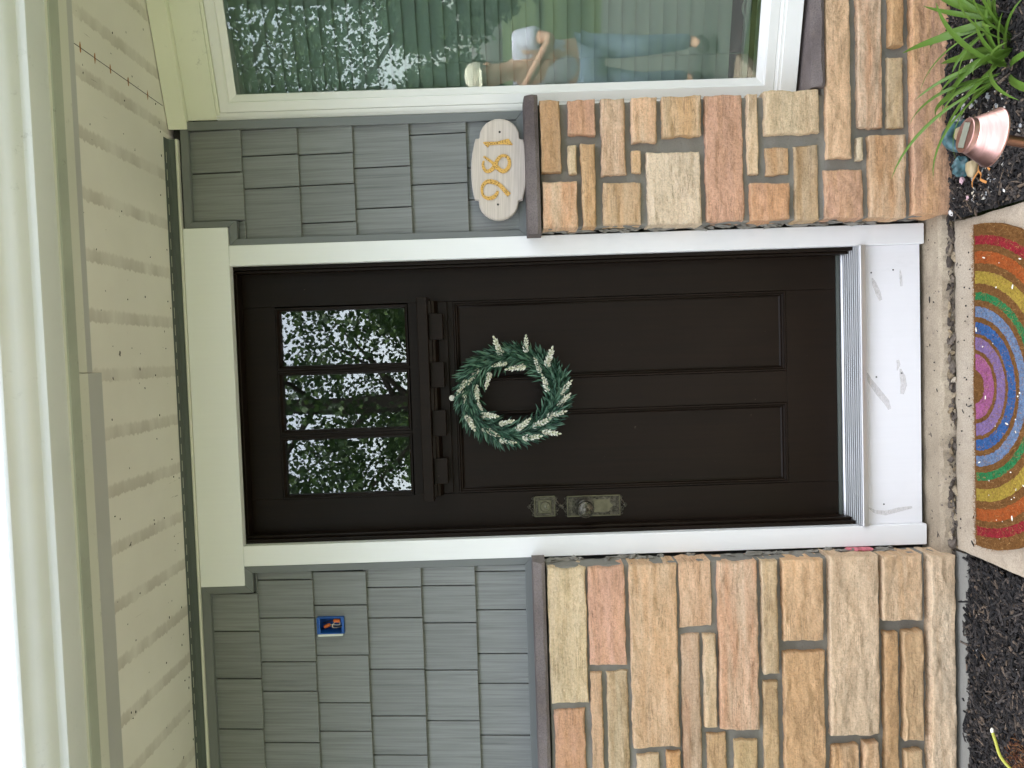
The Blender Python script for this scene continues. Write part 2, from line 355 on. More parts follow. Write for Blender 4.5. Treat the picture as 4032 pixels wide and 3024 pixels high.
def m_plaque():
    t = NT('plaque_wood'); g = t.noise(t.coord((5, 20, 190)), 1, 5, .65, .2)
    c = t.mix(t.ramp(g, [(.35, 0), (.6, 1)]), lin(190, 178, 167, .88), lin(210, 198, 187, .88))
    return t.done(c, .7, spec=.25, normal=t.bump(g, .35, .002))
def m_gold():
    t = NT('worn_gold_leaf'); v = t.coord(); n_ = t.noise(v, 260, 3, .6)
    c = t.mix(t.ramp(n_, [(.38, 0), (.46, 1)]), lin(96, 70, 36), lin(214, 168, 92))
    return t.done(c, .35, metal=.35, normal=t.bump(n_, .2, .001))
M = dict(
    stone=m_stone(), mortar=m_mortar(), shingle=m_shingle(), door=m_door(),
    white=m_grained_white('white_pvc_trim', (.80, .80, .80, 1)),
    kick=m_grained_white('white_kick_board', (.80, .79, .80, 1), .15),
    vinyl=painted('white_vinyl', (.76, .75, .72, 1), .38, .02, .25),
    oldwhite=painted('old_cream_paint', lin(228, 228, 210, .95), .5, .05, .55),
    trim=painted('grey_trim', lin(112, 115, 115, .95), .4, .04, 0, .08),
    slate=m_concrete('purple_slate', lin(90, 80, 78, .85), lin(132, 122, 118, .9), .0),
    soffit=m_soffit(),
    fascia=painted('green_grey_fascia', lin(184, 188, 174, .9), .55, .1, .7, .15, 6),
    cream=painted('cream_aluminium', lin(220, 218, 206, .92), .45, .05, .5),
    greystrip=painted('grey_aluminium', lin(192, 190, 188, .9), .4, .04, .15),
    gutter=painted('gutter_enamel', lin(226, 227, 228, .9), .35, .06, .45, .04, 2),
    channel=painted('dark_channel', lin(88, 94, 90), .4, .1, .2),
    black=painted('black', (.004, .004, .004, 1), .6),
    room=painted('dim_room', (.05, .048, .045, 1), .8),
    pane=m_glass('door_glass', (.8, .84, .82, 1), 1.85), winglass=m_glass('green_window_glass', (.84, .925, .875, 1), 1.62),
    blind=painted('blind_slat', (.56, .56, .54, 1), .45, .02),
    alu=m_metal('aluminium', (.6, .6, .6, 1), .42, (2, 60, 60), 3, .95),
    bronze=m_metal('antique_brass', lin(108, 104, 94), .36, (1, 1, 1), 120, .28),
    brass=m_metal('satin_brass', lin(118, 115, 98), .32, (1, 1, 1), 40, .75),
    copper=m_metal('rose_copper', lin(178, 140, 132), .36, (1, 1, 12), 14, .85),
    coppermatt=m_metal('copper_pole', lin(122, 92, 78), .4, (1, 1, 1), 30, .8),
    gold=m_gold(),
    walk=m_concrete('walkway_concrete', lin(182, 165, 142, .8), lin(202, 188, 168, .8)),
    ledge=m_concrete('ledge_concrete', lin(164, 148, 126, .8), lin(194, 178, 154, .8), .8),
    soil=painted('dark_soil', (.012, .010, .009, 1), .95, .2, 0, .5, 30),
    mulch=m_island('mulch_chips', [(0, (.008, .0075, .008, 1)), (.55, (.022, .019, .018, 1)), (.8, (.045, .038, .034, 1)), (.93, (.09, .07, .055, 1)), (1, (.16, .115, .08, 1))], .7),
    pebble=m_island('pebbles', [(0, lin(120, 122, 126)), (.5, lin(168, 168, 166)), (.8, lin(202, 190, 166)), (1, lin(226, 222, 214))], .7),
    rubble=m_island('rubble', [(0, lin(60, 52, 46)), (.5, lin(104, 94, 84)), (.85, lin(140, 122, 94)), (1, lin(172, 160, 142))], .85),
    shell=painted('shell_white', (.8, .76, .72, 1), .35, .05), pinkshell=painted('shell_pink', lin(226, 186, 192), .4, .1),
    shaving=painted('orange_shaving', lin(206, 140, 76), .6, .12), twig=painted('dry_twig', lin(150, 122, 92), .8, .2),
    grassleaf=m_leaf('strap_leaf', [(0, lin(60, 92, 34)), (.5, lin(88, 122, 46)), (1, lin(128, 154, 70))], .38, .3),
    wleaf=m_leaf('wreath_leaf', [(0, lin(20, 44, 34)), (.5, lin(44, 80, 62)), (1, lin(98, 132, 110))], .5, .12),
    floret=m_leaf('cream_floret', [(0, (.66, .64, .5, 1)), (.6, (.84, .83, .72, 1)), (1, (.88, .87, .8, 1))], .6, .15),
    flstem=painted('flower_stem', lin(150, 170, 84), .5), vine=painted('grapevine', lin(104, 62, 42), .75, .2),
    plaque=m_plaque(), dark=painted('dark_hole', (.03, .027, .024, 1), .6),
    coir=m_mat(), fuzz=m_island('coir_fuzz', [(0, lin(90, 56, 26)), (.6, lin(142, 98, 52)), (1, lin(186, 146, 92))], .9, False),
    bluebox=painted('blue_plastic', lin(28, 88, 168), .35, .08), caulk=painted('caulk', lin(214, 216, 208), .5),
    wnut=painted('orange_wire_nut', lin(226, 112, 42), .45), wire=painted('white_wire', lin(196, 186, 170), .45), blackwire=painted('dark_wire', (.02, .018, .016, 1), .5),
    solar=painted('solar_panel', lin(112, 116, 104), .15, .1), teal=painted('teal_glaze', lin(78, 116, 122), .35, .42, .6, .2, 55),
    tan=painted('tan_glaze', lin(176, 156, 120), .4, .1, .3, .1, 30), grey=painted('grey_stone', lin(158, 156, 156), .85, .1, 0, .4, 40),
    moss=m_leaf('withered_leaf', [(0, lin(82, 46, 34)), (.6, lin(132, 88, 56)), (.9, lin(160, 120, 78)), (1, lin(120, 42, 58))], .7, .15),
    budstem=painted('yellow_green_stem', lin(176, 174, 66), .45, .1), bud=painted('pale_bud', lin(236, 230, 212), .5),
    insul=painted('pink_insulation', lin(206, 116, 126), .9, .2, 0, .6, 60),
    lawn=None, leafs=m_leaf('tree_leaf', [(0, (.012, .030, .010, 1)), (.5, (.028, .062, .018, 1)), (1, (.07, .12, .03, 1))], .5, .3),
    bark=painted('bark', (.035, .028, .022, 1), .9, .3, 0, .6, 20), roof_blocker=painted('blocker_dark', (.05, .05, .05, 1), .9, .2, 0, .4, 40),
    skin=painted('skin', lin(206, 160, 134), .55, .04), shirt=painted('pale_shirt', lin(206, 206, 222), .85, .05), cap=painted('cream_cap', lin(226, 218, 196), .8, .05),
    jeans=painted('pale_jeans', lin(136, 154, 176), .85, .1), hair=painted('hair', (.02, .015, .01, 1), .6), lime=painted('lime_case', lin(96, 196, 84), .4), shoe=painted('shoe', (.05, .05, .05, 1), .6),
)
def m_lawn():
    t = NT('lawn_grass'); v = t.coord()
    c = t.mix(t.noise(v, .6, 5), (.05, .07, .022, 1), (.085, .105, .04, 1))
    c = t.mix(1, c, t.ramp(t.noise(v, 30, 5, .8), [(.3, .55), (.7, 1.4)]), 'MULTIPLY')
    return t.done(c, .9, spec=.2, normal=t.bump(t.noise(v, 60, 5), .6, .03))
M['lawn'] = m_lawn()

# ------------------------------------------------------------------ ground
b = MB(); b.add([(-700, -700, -.11), (700, -700, -.11), (700, 700, -.11), (-700, 700, -.11)], [(0, 1, 2, 3)])
tag(b.build('lawn', M['lawn']), kind='structure')
# driveway across the front yard, seen mirrored in the window
b = MB(); b.box(-7.5, 3.0, -9.4, -2.27, -.106, -.1)
tag(b.build('driveway', m_concrete('driveway_concrete', (.08, .08, .078, 1), (.11, .11, .105, 1), 0)), kind='structure')

def bed(name, x0, x1, y0, y1, z):
    nx, ny = int((x1-x0)/.03), int((y1-y0)/.03); g = MB(); vs = []
    for j in range(ny+1):
        for i in range(nx+1):
            x = x0+(x1-x0)*i/nx; y = y0+(y1-y0)*j/ny
            vs.append((x, y, z-.008+.014*fbm(Vector((x*7, y*7, 3)))))
    g.add(vs, [(j*(nx+1)+i, j*(nx+1)+i+1, (j+1)*(nx+1)+i+1, (j+1)*(nx+1)+i) for j in range(ny) for i in range(nx)])
    return tag(g.build(name, M['soil'], smooth=True), kind='structure')
bed('garden_bed', -2.6, -.535, -1.15, .0, -.075)
bed('garden_bed', .525, 2.4, -1.15, .0, -.036)

def chips(x0, x1, y0, y1, z, n, seed):
    rnd = random.Random(seed); g = MB()
    for k in range(n):
        x, y = rnd.uniform(x0, x1), rnd.uniform(y0, y1)
        L = rnd.choice((.009, .014, .02, .032, .05))*rnd.uniform(.7, 1.2); wd = rnd.uniform(.0025, .0085); th = rnd.uniform(.001, .003)
        zz = z+.014*fbm(Vector((x*7, y*7, 3)))+rnd.uniform(-.004, .009)
        m = Matrix.Translation((x, y, zz)) @ Euler((rnd.uniform(-.5, .5), rnd.uniform(-.45, .45), rnd.uniform(0, 6.3))).to_matrix().to_4x4()
        t = rnd.uniform(.35, 1)
        p = [m @ Vector(q) for q in ((-L/2, -wd/2, -th), (L/2, -wd/2*t, -th), (L/2, wd/2*t, -th), (-L/2, wd/2, -th), (-L/2, -wd/2*t, th), (L/2*.9, -wd/2, th), (L/2*.9, wd/2, th), (-L/2, wd/2*t, th))]
        g.add(p, [(0,3,2,1),(4,5,6,7),(0,1,5,4),(1,2,6,5),(2,3,7,6),(3,0,4,7)])
    return g
tag(chips(-1.5, -.545, -.62, -.107, -.068, 12000, 1).build('mulch', M['mulch'], recalc=False), 'dark shredded bark mulch left of the walkway', 'mulch', kind='stuff')
tag(chips(.535, 1.5, -.62, -.092, -.034, 11000, 2).build('mulch', M['mulch'], recalc=False), 'dark shredded bark mulch right of the walkway', 'mulch', kind='stuff')
def pebbles(spots, n, z, seed, smin, smax):
    rnd = random.Random(seed); g = MB()
    for k in range(n):
        cx_, cy_, rx, ry = rnd.choice(spots); x, y = rnd.gauss(cx_, rx), rnd.gauss(cy_, ry)
        if x < .55 and z > -.05: continue
        if y > -.1: continue
        s_ = rnd.uniform(smin, smax)*(1 if rnd.random() < .8 else 1.6)
        m = Euler((rnd.uniform(-.4, .4), rnd.uniform(-.4, .4), rnd.uniform(0, 6.3))).to_matrix()
        g.ball((x, y, z+.006+.014*fbm(Vector((x*7, y*7, 3)))), (s_, s_*rnd.uniform(.55, .8), s_*rnd.uniform(.3, .5)), 1, .35, k, mat=m)
    return g
tag(pebbles([(.62, -.24, .05, .06), (.76, -.3, .08, .05), (.86, -.22, .09, .05)], 230, -.034, 5, .004, .0095).build('pebbles', M['pebble'], recalc=False, smooth=True), 'small grey and cream pebbles scattered in the mulch right of the walkway', 'pebbles', kind='stuff')
tag(pebbles([(-.62, -.17, .05, .05), (-.85, -.27, .15, .08)], 26, -.073, 6, .003, .006).build('pebbles', M['pebble'], recalc=False, smooth=True), 'few pale pebbles in the mulch left of the walkway', 'pebbles', kind='stuff')

# walkway slab, ledge under the door, rubble in the joint between
def slab(name, x0, x1, y0, y1, ztop, zb, mat, amp, seed, step=.02):
    nx, ny = int((x1-x0)/step), max(2, int((y1-y0)/step)); g = MB(); vs = []
    for j in range(ny+1):
        for i in range(nx+1):
            x = x0+(x1-x0)*i/nx; y = y0+(y1-y0)*j/ny; e = 0
            if j == 0 or j == ny: y += .010*noise.noise(Vector((x*14, j+seed, 0)))+.007*noise.noise(Vector((x*55, j+seed, 1)))
            if i == 0 or i == nx: x += .004*noise.noise(Vector((y*16, i+seed, 4)))
            if i in (0, nx) or j in (0, ny): e = .007
            vs.append((x, y, ztop-e+amp*fbm(Vector((x*6, y*6, seed)))))
    idx = lambda i, j: j*(nx+1)+i
    fs = [(idx(i, j), idx(i+1, j), idx(i+1, j+1), idx(i, j+1)) for j in range(ny) for i in range(nx)]
    ring = [idx(i, 0) for i in range(nx)]+[idx(nx, j) for j in range(ny)]+[idx(i, ny) for i in range(nx, 0, -1)]+[idx(0, j) for j in range(ny, 0, -1)]
    o = len(vs); vs += [(vs[k][0], vs[k][1], zb) for k in ring]; n = len(ring)
    fs += [(ring[k], o+k, o+(k+1) % n, ring[(k+1) % n]) for k in range(n)]
    g.add(vs, fs); return g.build(name, mat, smooth=True, angle=50)
tag(slab('walkway', -.530, .520, -2.25, -.083, -.045, -.13, M['walk'], .002, 11, .025), kind='structure')
tag(slab('concrete_ledge', -.575, .575, -.070, .06, -.012, -.13, M['ledge'], .007, 12, .008), kind='structure')
rnd = random.Random(4); g = MB()
for k in range(300):
    s_ = rnd.choice((.002, .003, .004, .006, .009, .013))*rnd.uniform(.8, 1.2); x = rnd.uniform(-.56, .56)
    yc = -.074+.006*noise.noise(Vector((x*9, 3, 1)))
    g.ball((x, rnd.gauss(yc, .005), -.046-s_*.2+rnd.uniform(-.006, .012)), (s_*1.5, s_*.8, s_*.6), 1, 1.1, k, mat=Euler((rnd.uniform(-.5, .5), rnd.uniform(-.5, .5), rnd.uniform(-.6, .6))).to_matrix())
tag(g.build('rubble', M['rubble'], recalc=False), 'broken stone rubble in the joint behind the walkway slab', 'rubble', kind='stuff')

# ------------------------------------------------------------------ stone walls
STONES = [
('r',0.720,0.942,1.196,1.259,172,138,98),('r',0.834,0.944,1.084,1.172,204,150,118),('r',0.712,0.802,1.147,1.173,205,178,130),('r',0.529,0.806,1.089,1.132,190,158,112),
('r',0.532,0.690,1.148,1.259,208,148,98),('r',0.704,0.943,0.991,1.066,188,150,115),('r',0.526,0.681,0.945,1.065,205,165,115),('r',0.805,0.942,0.889,0.970,205,162,120),
('r',0.710,0.779,0.944,0.972,210,172,122),('r',0.818,0.943,0.750,0.872,205,160,102),('r',0.525,0.770,0.754,0.924,212,193,162),('r',0.532,0.943,0.617,0.737,202,148,110),
('r',0.692,0.943,0.568,0.603,206,175,130),('r',0.813,0.949,0.375,0.548,206,186,146),('r',0.689,0.774,0.473,0.546,196,148,92),('r',0.535,0.661,0.475,0.598,204,150,116),
('r',0.536,0.779,0.378,0.454,184,148,95),('r',0.733,1.557,0.276,0.353,202,166,124),('r',0.537,0.699,0.239,0.359,192,145,95),('r',0.726,0.797,0.237,0.256,205,190,150),
('r',0.827,1.526,0.173,0.251,200,144,98),('r',1.078,1.419,0.107,0.150,186,140,82),('r',0.825,1.046,0.105,0.154,186,155,100),('r',0.542,0.801,0.103,0.218,190,140,86),
('r',0.542,1.548,-0.045,0.082,196,146,92),
('l',-0.998,-0.523,1.158,1.281,216,192,142),('l',-0.874,-0.522,1.031,1.151,210,156,130),('l',-1.156,-0.525,0.863,1.017,216,182,142),('l',-1.446,-1.021,1.172,1.273,206,152,122),
('l',-1.344,-0.900,1.113,1.151,206,170,134),('l',-1.529,-0.900,1.029,1.098,202,182,142),('l',-1.428,-1.181,0.933,1.006,206,180,140),('l',-1.509,-1.171,0.863,0.906,212,156,92),
('l',-0.761,-0.534,0.748,0.853,206,160,118),('l',-1.459,-0.788,0.791,0.851,176,136,102),('l',-1.096,-0.785,0.739,0.779,206,172,124),('l',-1.107,-0.524,0.600,0.728,206,152,112),
('l',-1.384,-1.119,0.710,0.773,206,166,112),('l',-1.538,-1.147,0.608,0.684,206,176,118),('l',-0.924,-0.525,0.535,0.586,186,156,106),('l',-1.416,-0.952,0.536,0.584,186,156,106),
('l',-0.816,-0.528,0.387,0.517,206,160,106),('l',-1.472,-0.856,0.384,0.518,208,162,106),('l',-1.140,-0.531,0.205,0.366,216,186,146),('l',-1.424,-1.174,0.274,0.363,196,146,86),
('l',-1.531,-1.167,0.212,0.257,200,156,106),('l',-0.763,-0.529,0.062,0.193,206,166,116),('l',-1.482,-0.804,0.141,0.186,180,140,86),('l',-1.162,-0.802,0.061,0.124,190,156,106),
('l',-1.536,-1.202,0.064,0.123,200,170,120),('l',-1.565,-0.531,-0.038,0.041,208,178,136),
]
def samples(a, b, step, e=(.002, .005)):
    L = b-a; n = max(2, int((L-2*e[1])/step))
    return [a, a+e[0]]+[a+e[1]+(L-2*e[1])*i/n for i in range(n+1)]+[b-e[0], b]
def stone_mesh(x0, x1, z0, z1, yf, yb, seed, amp=1.0, ejit=1.0, step=.0075):
    rnd = random.Random(seed); S = Vector((seed*1.37, seed*.71, seed*2.1))
    xs = samples(x0, x1, step); zs = samples(z0, z1, step); nx, nz = len(xs)-1, len(zs)-1
    tilt = rnd.uniform(-.05, .05); R_ = .0048; vs = []
    for j, z in enumerate(zs):
        for i, x in enumerate(xs):
            s, t = (x-x0)/(x1-x0), (z-z0)/(z1-z0)
            jx = lambda side: ejit*(.0055*noise.noise(Vector((z*22, side*5, 0))+S)+.0025*noise.noise(Vector((z*75, side*5, 2))+S))
            jz = lambda side: ejit*(.0035*noise.noise(Vector((x*16, side*5+9, 0))+S)+.0018*noise.noise(Vector((x*70, side*5+9, 2))+S))
            xx = x+(1-s)*jx(0)+s*jx(1); zz = z+(1-t)*jz(0)+t*jz(1)
            d = min(x-x0, x1-x, z-z0, z1-z)
            fall = 0 if d >= R_ else R_*(1-math.sqrt(max(0, 1-(1-d/R_)**2)))
            p = Vector((x, 0, z))
            h = .0065*fbm(p*11+S, 4)+.0032*noise.noise(Vector((x*30, 0, z*70))+S)
            led = noise.noise(Vector((x*5, 7, z*26))+S); h += .003*(1 if led > .18 else 0)
            k = min(1, .35+d/.012)
            vs.append((xx, yf+fall-h*amp*k+tilt*(z-(z0+z1)/2)*.5, zz))
    idx = lambda i, j: j*(nx+1)+i
    fs = [(idx(i, j), idx(i+1, j), idx(i+1, j+1), idx(i, j+1)) for j in range(nz) for i in range(nx)]
    ring = [idx(i, 0) for i in range(nx)]+[idx(nx, j) for j in range(nz)]+[idx(i, nz) for i in range(nx, 0, -1)]+[idx(0, j) for j in range(nz, 0, -1)]
    n = len(ring); prev = ring
    for q in range(1, 5):                       # rough sides, back to the wall
        o = len(vs); y = yf+R_+(yb-yf-R_)*q/4
        for k in ring:
            x, _, z = vs[k]; a = .0045*noise.noise(Vector((x*40, y*55, z*40))+S)*ejit
            vs.append((x+(a if x > (x0+x1)/2 else -a), y, z+a*.6))
        cur = list(range(o, o+n)); fs += [(prev[k], cur[k], cur[(k+1) % n], prev[(k+1) % n]) for k in range(n)]; prev = cur
    b = MB(); b.add(vs, fs); return b
def stone(parent, seed, x0, x1, z0, z1, c, yf=-.085, **k):
    c = tuple(a*.74+b_*.26 for a, b_ in zip(c, (214, 172, 138)))
    rnd = random.Random(seed*3+1)
    me = stone_mesh(x0, x1, z0, z1, yf+rnd.uniform(-.007, .006), .005, seed, **k).mesh('stone', M['stone'], smooth=True, angle=48)
    v = rnd.uniform(.82, .97)
    L_ = lin(*c, v*1.24); gy = .3*L_[0]+.55*L_[1]+.15*L_[2]
    place('stone', me, parent, color=tuple(q*.88+gy*.12 for q in L_[:3])+(1,))

def mortar_sheet(parent, x0, x1, z0, z1, seed, yf=-.064):
    b = stone_mesh(x0, x1, z0, z1, yf, .01, seed, amp=.55, ejit=.4, step=.014)
    return b.build('mortar', M['mortar'], parent, smooth=True, angle=60)

wl = thing('stone_wall', (-1.05, -.04, -.08), 'tan and pink sandstone wall left of the door, under a dark slate ledge', 'stone wall')
wr = thing('stone_wall', (1.05, -.04, -.08), 'tan sandstone wall right of the door, stepping down beneath the window', 'stone wall')
for i, (k, x0, x1, z0, z1, *c) in enumerate(STONES):
    if k == 'l' and x1 > -.54: x1 = -.548+random.uniform(-.004, .004)
    if k == 'r' and x0 < .545: x0 = .546+random.uniform(-.004, .004)
    base = z0 < 0
    stone(wl if k == 'l' else wr, i+1, x0, x1, z0, z1, c, yf=-.094 if base else -.085)
# the wall runs on beyond the left edge of the picture
rnd = random.Random(21); z = 1.281; i = 100
while z > -.02:
    h = rnd.choice((.045, .07, .1, .12, .14)); x = -1.585
    while x > -2.35:
        L = rnd.uniform(.18, .5); i += 1
        stone(wl, i, max(x-L, -2.42), x, max(z-h, -.04), z, rnd.choice(((206, 160, 118), (216, 186, 146), (190, 156, 106), (208, 152, 110))), step=.02)
        x -= L+.022
    z -= h+.022
mortar_sheet(wl, -1.57, -.549, -.085, 1.284, 201); mortar_sheet(wl, -2.45, -1.56, -.085, 1.284, 204)
mortar_sheet(wr, .547, .940, .35, 1.263, 202); mortar_sheet(wr, .547, 1.56, -.06, .362, 203)
# ragged old mortar behind the casing
def ragged(parent, x, z0, z1, seed, side):
    rnd = random.Random(seed); g = MB(); z = z0
    while z < z1:
        h = rnd.uniform(.015, .05)
        if rnd.random() < .72:
            w_ = rnd.uniform(.001, .007)
            g.ball((x-side*(.004-w_*.4), rnd.uniform(-.02, .0), z+h/2), (.004+w_*.7, .012, h*.7), 2, 1.3, int(z*1000))
        z += h
    g.build('mortar_crumbs', M['mortar'], parent, recalc=False)['kind'] = 'stuff'
ragged(wl, -.543, .0, 1.27, 5, 1); ragged(wr, .541, .0, 1.25, 6, -1)

def slate(parent, name, x0, x1, z0, z1, yf, yb, seed, zback=None, skew=0):
    rnd = random.Random(seed); S = Vector((seed*2.3, seed, 0)); nx = int((x1-x0)/.008); g = MB(); vs = []
    # section from the back over the sloping top to the broken front edge and under
    zk = zback if zback is not None else z1+.004
    for i in range(nx+1):
        x = x0+(x1-x0)*i/nx
        a = .008*noise.noise(Vector((x*14, 0, 0))+S)+.006*noise.noise(Vector((x*52, 1, 0))+S)
        b_ = .010*noise.noise(Vector((x*10, 4, 0))+S)+.006*noise.noise(Vector((x*48, 5, 0))+S)
        zt = z1+.0015*noise.noise(Vector((x*20, 8, 0))+S)
        e = 0
        if i in (0, nx): e = .006
        vs += [(x, yb, zk), (x, yf+.045, z1+(zk-z1)*.4), (x, yf+.018+a, zt), (x, yf+.012+a, zt-.006-abs(a)), (x, yf+.004+b_*.6, zt-(z1-z0)*.55+b_*.4),
               (x, yf+e+b_*.4, z0+(z1-z0)*.3+b_*.5), (x, yf+.004+e+b_*.3, z0+.002), (x, yf+.03, z0), (x, yb, z0)]
    m = 9
    fs = [(i*m+k, (i+1)*m+k, (i+1)*m+(k+1) % m, i*m+(k+1) % m) for i in range(nx) for k in range(m)]
    fs += [tuple(range(m)), tuple(nx*m+k for k in range(m-1, -1, -1))]
    g.add(vs, fs); return g.build(name, M['slate'], parent, smooth=True, angle=28)
slate(wl, 'slate_ledge', -2.45, -.530, 1.287, 1.326, -.098, .02, 31)
slate(wr, 'slate_ledge', .526, .962, 1.264, 1.307, -.098, .02, 32)
slate(wr, 'slate_sill', .957, 1.62, .357, .398, -.100, .06, 33, zback=.406)
g = MB(); nx = 120; vs = []
for i in range(nx+1):
    x = -2.4+1.86*i/nx; a = .006*noise.noise(Vector((x*9, 2, 0)))+.005*noise.noise(Vector((x*40, 2, 0)))
    vs += [(x, -.06, -.052), (x, -.108, -.056), (x, -.120+a, -.064), (x, -.126+a, -.09)]
g.add(vs, [(i*4+k, (i+1)*4+k, (i+1)*4+k+1, i*4+k+1) for i in range(nx) for k in range(3)]); g.build('mortar_foot', M['mortar'], wl, smooth=True)
# pink insulation showing in the gap beside the casing
g = MB()
for k in range(5): g.ball((-.541, -.012, .20+.018*k), (.006, .02, .014), 1, .6, k)
g.build('insulation', M['insul'], wl, recalc=False)

# ------------------------------------------------------------------ shingle siding
SH_L = [(2.258,2.430,[-0.631,-0.761,-0.924,-1.099,-1.281,-1.443]),(2.070,2.256,[-0.561,-0.59,-0.721,-0.872,-0.974,-1.152,-1.309,-1.449]),
(1.890,2.070,[-0.567,-0.683,-0.855,-1.02,-1.119,-1.299,-1.456]),(1.703,1.889,[-0.560,-0.628,-0.733,-0.91,-1.072,-1.208,-1.381,-1.462]),
(1.522,1.703,[-0.561,-0.628,-0.756,-0.919,-1.095,-1.274,-1.468]),(1.345,1.522,[-0.562,-0.585,-0.717,-0.868,-0.971,-1.151,-1.312,-1.474])]
SH_R = [(2.240,2.423,[0.915,0.776,0.617]),(2.055,2.240,[0.915,0.828,0.722,0.552]),(1.873,2.055,[0.917,0.827,0.726,0.602,0.552]),
(1.686,1.873,[0.918,0.778,0.644,0.555]),(1.500,1.686,[0.92,0.88,0.717,0.555]),(1.325,1.500,[0.919,0.766,0.662,0.555])]
def shingle(parent, x0, x1, z0, z1, hole=None):
    """one tapered shake, butt edge at the bottom standing proud"""
    x0 += .0019; x1 -= .0019; z0 += random.uniform(-.0012, .0012)
    yb, yt, th = .0085+random.uniform(-.001, .001), .0215, .012
    f = lambda z: yb+(yt-yb)*(z-z0)/(z1-z0)
    g = MB()
    def piece(a, b_, c, d):
        p = [(a, f(c), c), (b_, f(c), c), (b_, f(d), d), (a, f(d), d), (a, f(c)+th, c), (b_, f(c)+th, c), (b_, f(d)+th, d), (a, f(d)+th, d)]
        g.add(p, [(0,1,2,3),(7,6,5,4),(1,0,4,5),(2,1,5,6),(3,2,6,7),(0,3,7,4)])
    zt = z1+.012
    if hole:
        hx0, hx1, hz0, hz1 = hole
        piece(x0, hx0, z0, zt); piece(hx1, x1, z0, zt); piece(hx0, hx1, z0, hz0); piece(hx0, hx1, hz1, zt)
    else: piece(x0, x1, z0, zt)
    o = g.build('shingle', M['shingle'], parent, bevel=0 if hole else .0012)
    return o
HOLE = (-.778, -.720, 1.968, 2.061)
sl = thing('siding_wall', (-1.0, .03, 1.33), 'grey shake siding left of the door, cut out for a blue electrical box', 'siding')
sr = thing('siding_wall', (.74, .03, 1.31), 'narrow grey shake siding between the door and the window', 'siding')
for T, par in ((SH_L, sl), (SH_R, sr)):
    for z0, z1, xs in T:
        xs = sorted(xs)
        for a, b_ in zip(xs, xs[1:]):
            shingle(par, a, b_, z0, z1, HOLE if par is sl and a < HOLE[0] and b_ > HOLE[1] and z0 < 2 < z1 else None)
shingle(sl, -.631, -.561, 2.258, 2.268); shingle(sr, .552, .617, 2.240, 2.262)
rnd = random.Random(3)
for z0, z1, xs in SH_L:
    x = min(xs)
    while x > -2.35:
        L = rnd.uniform(.1, .19); shingle(sl, x-L, x, z0, z1); x -= L
b = MB(); b.box(-2.45, HOLE[0]-.004, .034, .06, 1.3, 2.47).box(HOLE[1]+.004, -.5, .034, .06, 1.3, 2.47).box(HOLE[0]-.004, HOLE[1]+.004, .034, .06, 1.3, HOLE[2]-.004).box(HOLE[0]-.004, HOLE[1]+.004, .034, .06, HOLE[3]+.004, 2.47)
b.build('sheathing', M['dark'], sl)
b = MB(); b.box(.5, .945, .034, .06, 1.27, 2.47); b.build('sheathing', M['dark'], sr)
def strips(parent, segs):
    for q in segs:
        b = MB(); b.prism(q, .003, .03); b.build('trim_strip', M['trim'], parent, bevel=.0016)
e_ = .0004
strips(sr, [[(.942, 1.308), (.942, 2.437), (.914, 2.411), (.914, 1.334)], [(.942-e_, 2.437), (.5955, 2.437), (.6165, 2.411), (.914-e_, 2.411)],
            [(.5955, 2.437), (.5955, 2.2915), (.6165, 2.2645), (.6165, 2.411)], [(.5955, 2.2915), (.535, 2.2915), (.556, 2.2645), (.6165, 2.2645)],
            [(.5345, 2.2915), (.5345, 1.308), (.556, 1.334), (.556, 2.2645)], [(.5345, 1.308), (.942, 1.308), (.914, 1.334), (.556, 1.334)]])
strips(sl, [[(-2.45, 2.443), (-.6005, 2.443), (-.6255, 2.414), (-2.45, 2.414)][::-1], [(-.6005, 2.443), (-.6005, 2.2955), (-.6275, 2.2675), (-.6275, 2.414)][::-1],
            [(-.6005, 2.2955), (-.537, 2.2955), (-.561, 2.2675), (-.6275, 2.2675)][::-1], [(-.537, 2.2955), (-.537, 1.327), (-.561, 1.352), (-.561, 2.2675)][::-1],
            [(-.537, 1.327), (-2.45, 1.327), (-2.45, 1.352), (-.561, 1.352)][::-1]])

# ------------------------------------------------------------------ door frame
df = thing('door_frame', (0, .05, 0), 'white flat door casing with wider head board around the brown door', 'door frame')
W_, OP = .536, .4675
b = MB(); b.box(-.602, .5945, 0, .032, 2.2945, 2.4425); b.build('head_casing', M['white'], df, bevel=.0015)
b = MB(); b.box(-.5366, -OP, .0006, .032, 0, 2.294); b.build('side_casing', M['white'], df, bevel=.0015)
b = MB(); b.box(OP, .5345, .0006, .032, 0, 2.294); b.build('side_casing', M['white'], df, bevel=.0015)
b = MB(); b.box(-.4672, .4672, .018, .04, .006, .196)
kb = b.build('kick_board', M['kick'], df, bevel=.001)
# muddy scuffs rubbed on the kick board
def smear(path, wd, y=.0172):
    g = MB(); n = len(path); vs = []
    for i, (x, z) in enumerate(path):
        a = Vector((path[min(i+1, n-1)][0]-path[max(i-1, 0)][0], path[min(i+1, n-1)][1]-path[max(i-1, 0)][1])).normalized(); k = wd*math.sin(math.pi*(i+.35)/(n+.2))
        vs += [(x-a.y*k, y, z+a.x*k), (x+a.y*k, y, z-a.x*k)]
    g.add(vs, [(2*i, 2*i+1, 2*i+3, 2*i+2) for i in range(n-1)]); return g
t = NT('mud_smear'); v_ = t.coord((1, 1, 1)); t.b.inputs['Base Color'].default_value = lin(196, 188, 182)
al = t.math('MULTIPLY', t.ramp(t.noise(t.coord((40, 1, 90)), 2.2, 5, .7), [(.25, .25), (.65, .9)]), .42); t.l(al, t.b.inputs['Alpha']); t.b.inputs['Roughness'].default_value = .8
M['mud'] = t.m
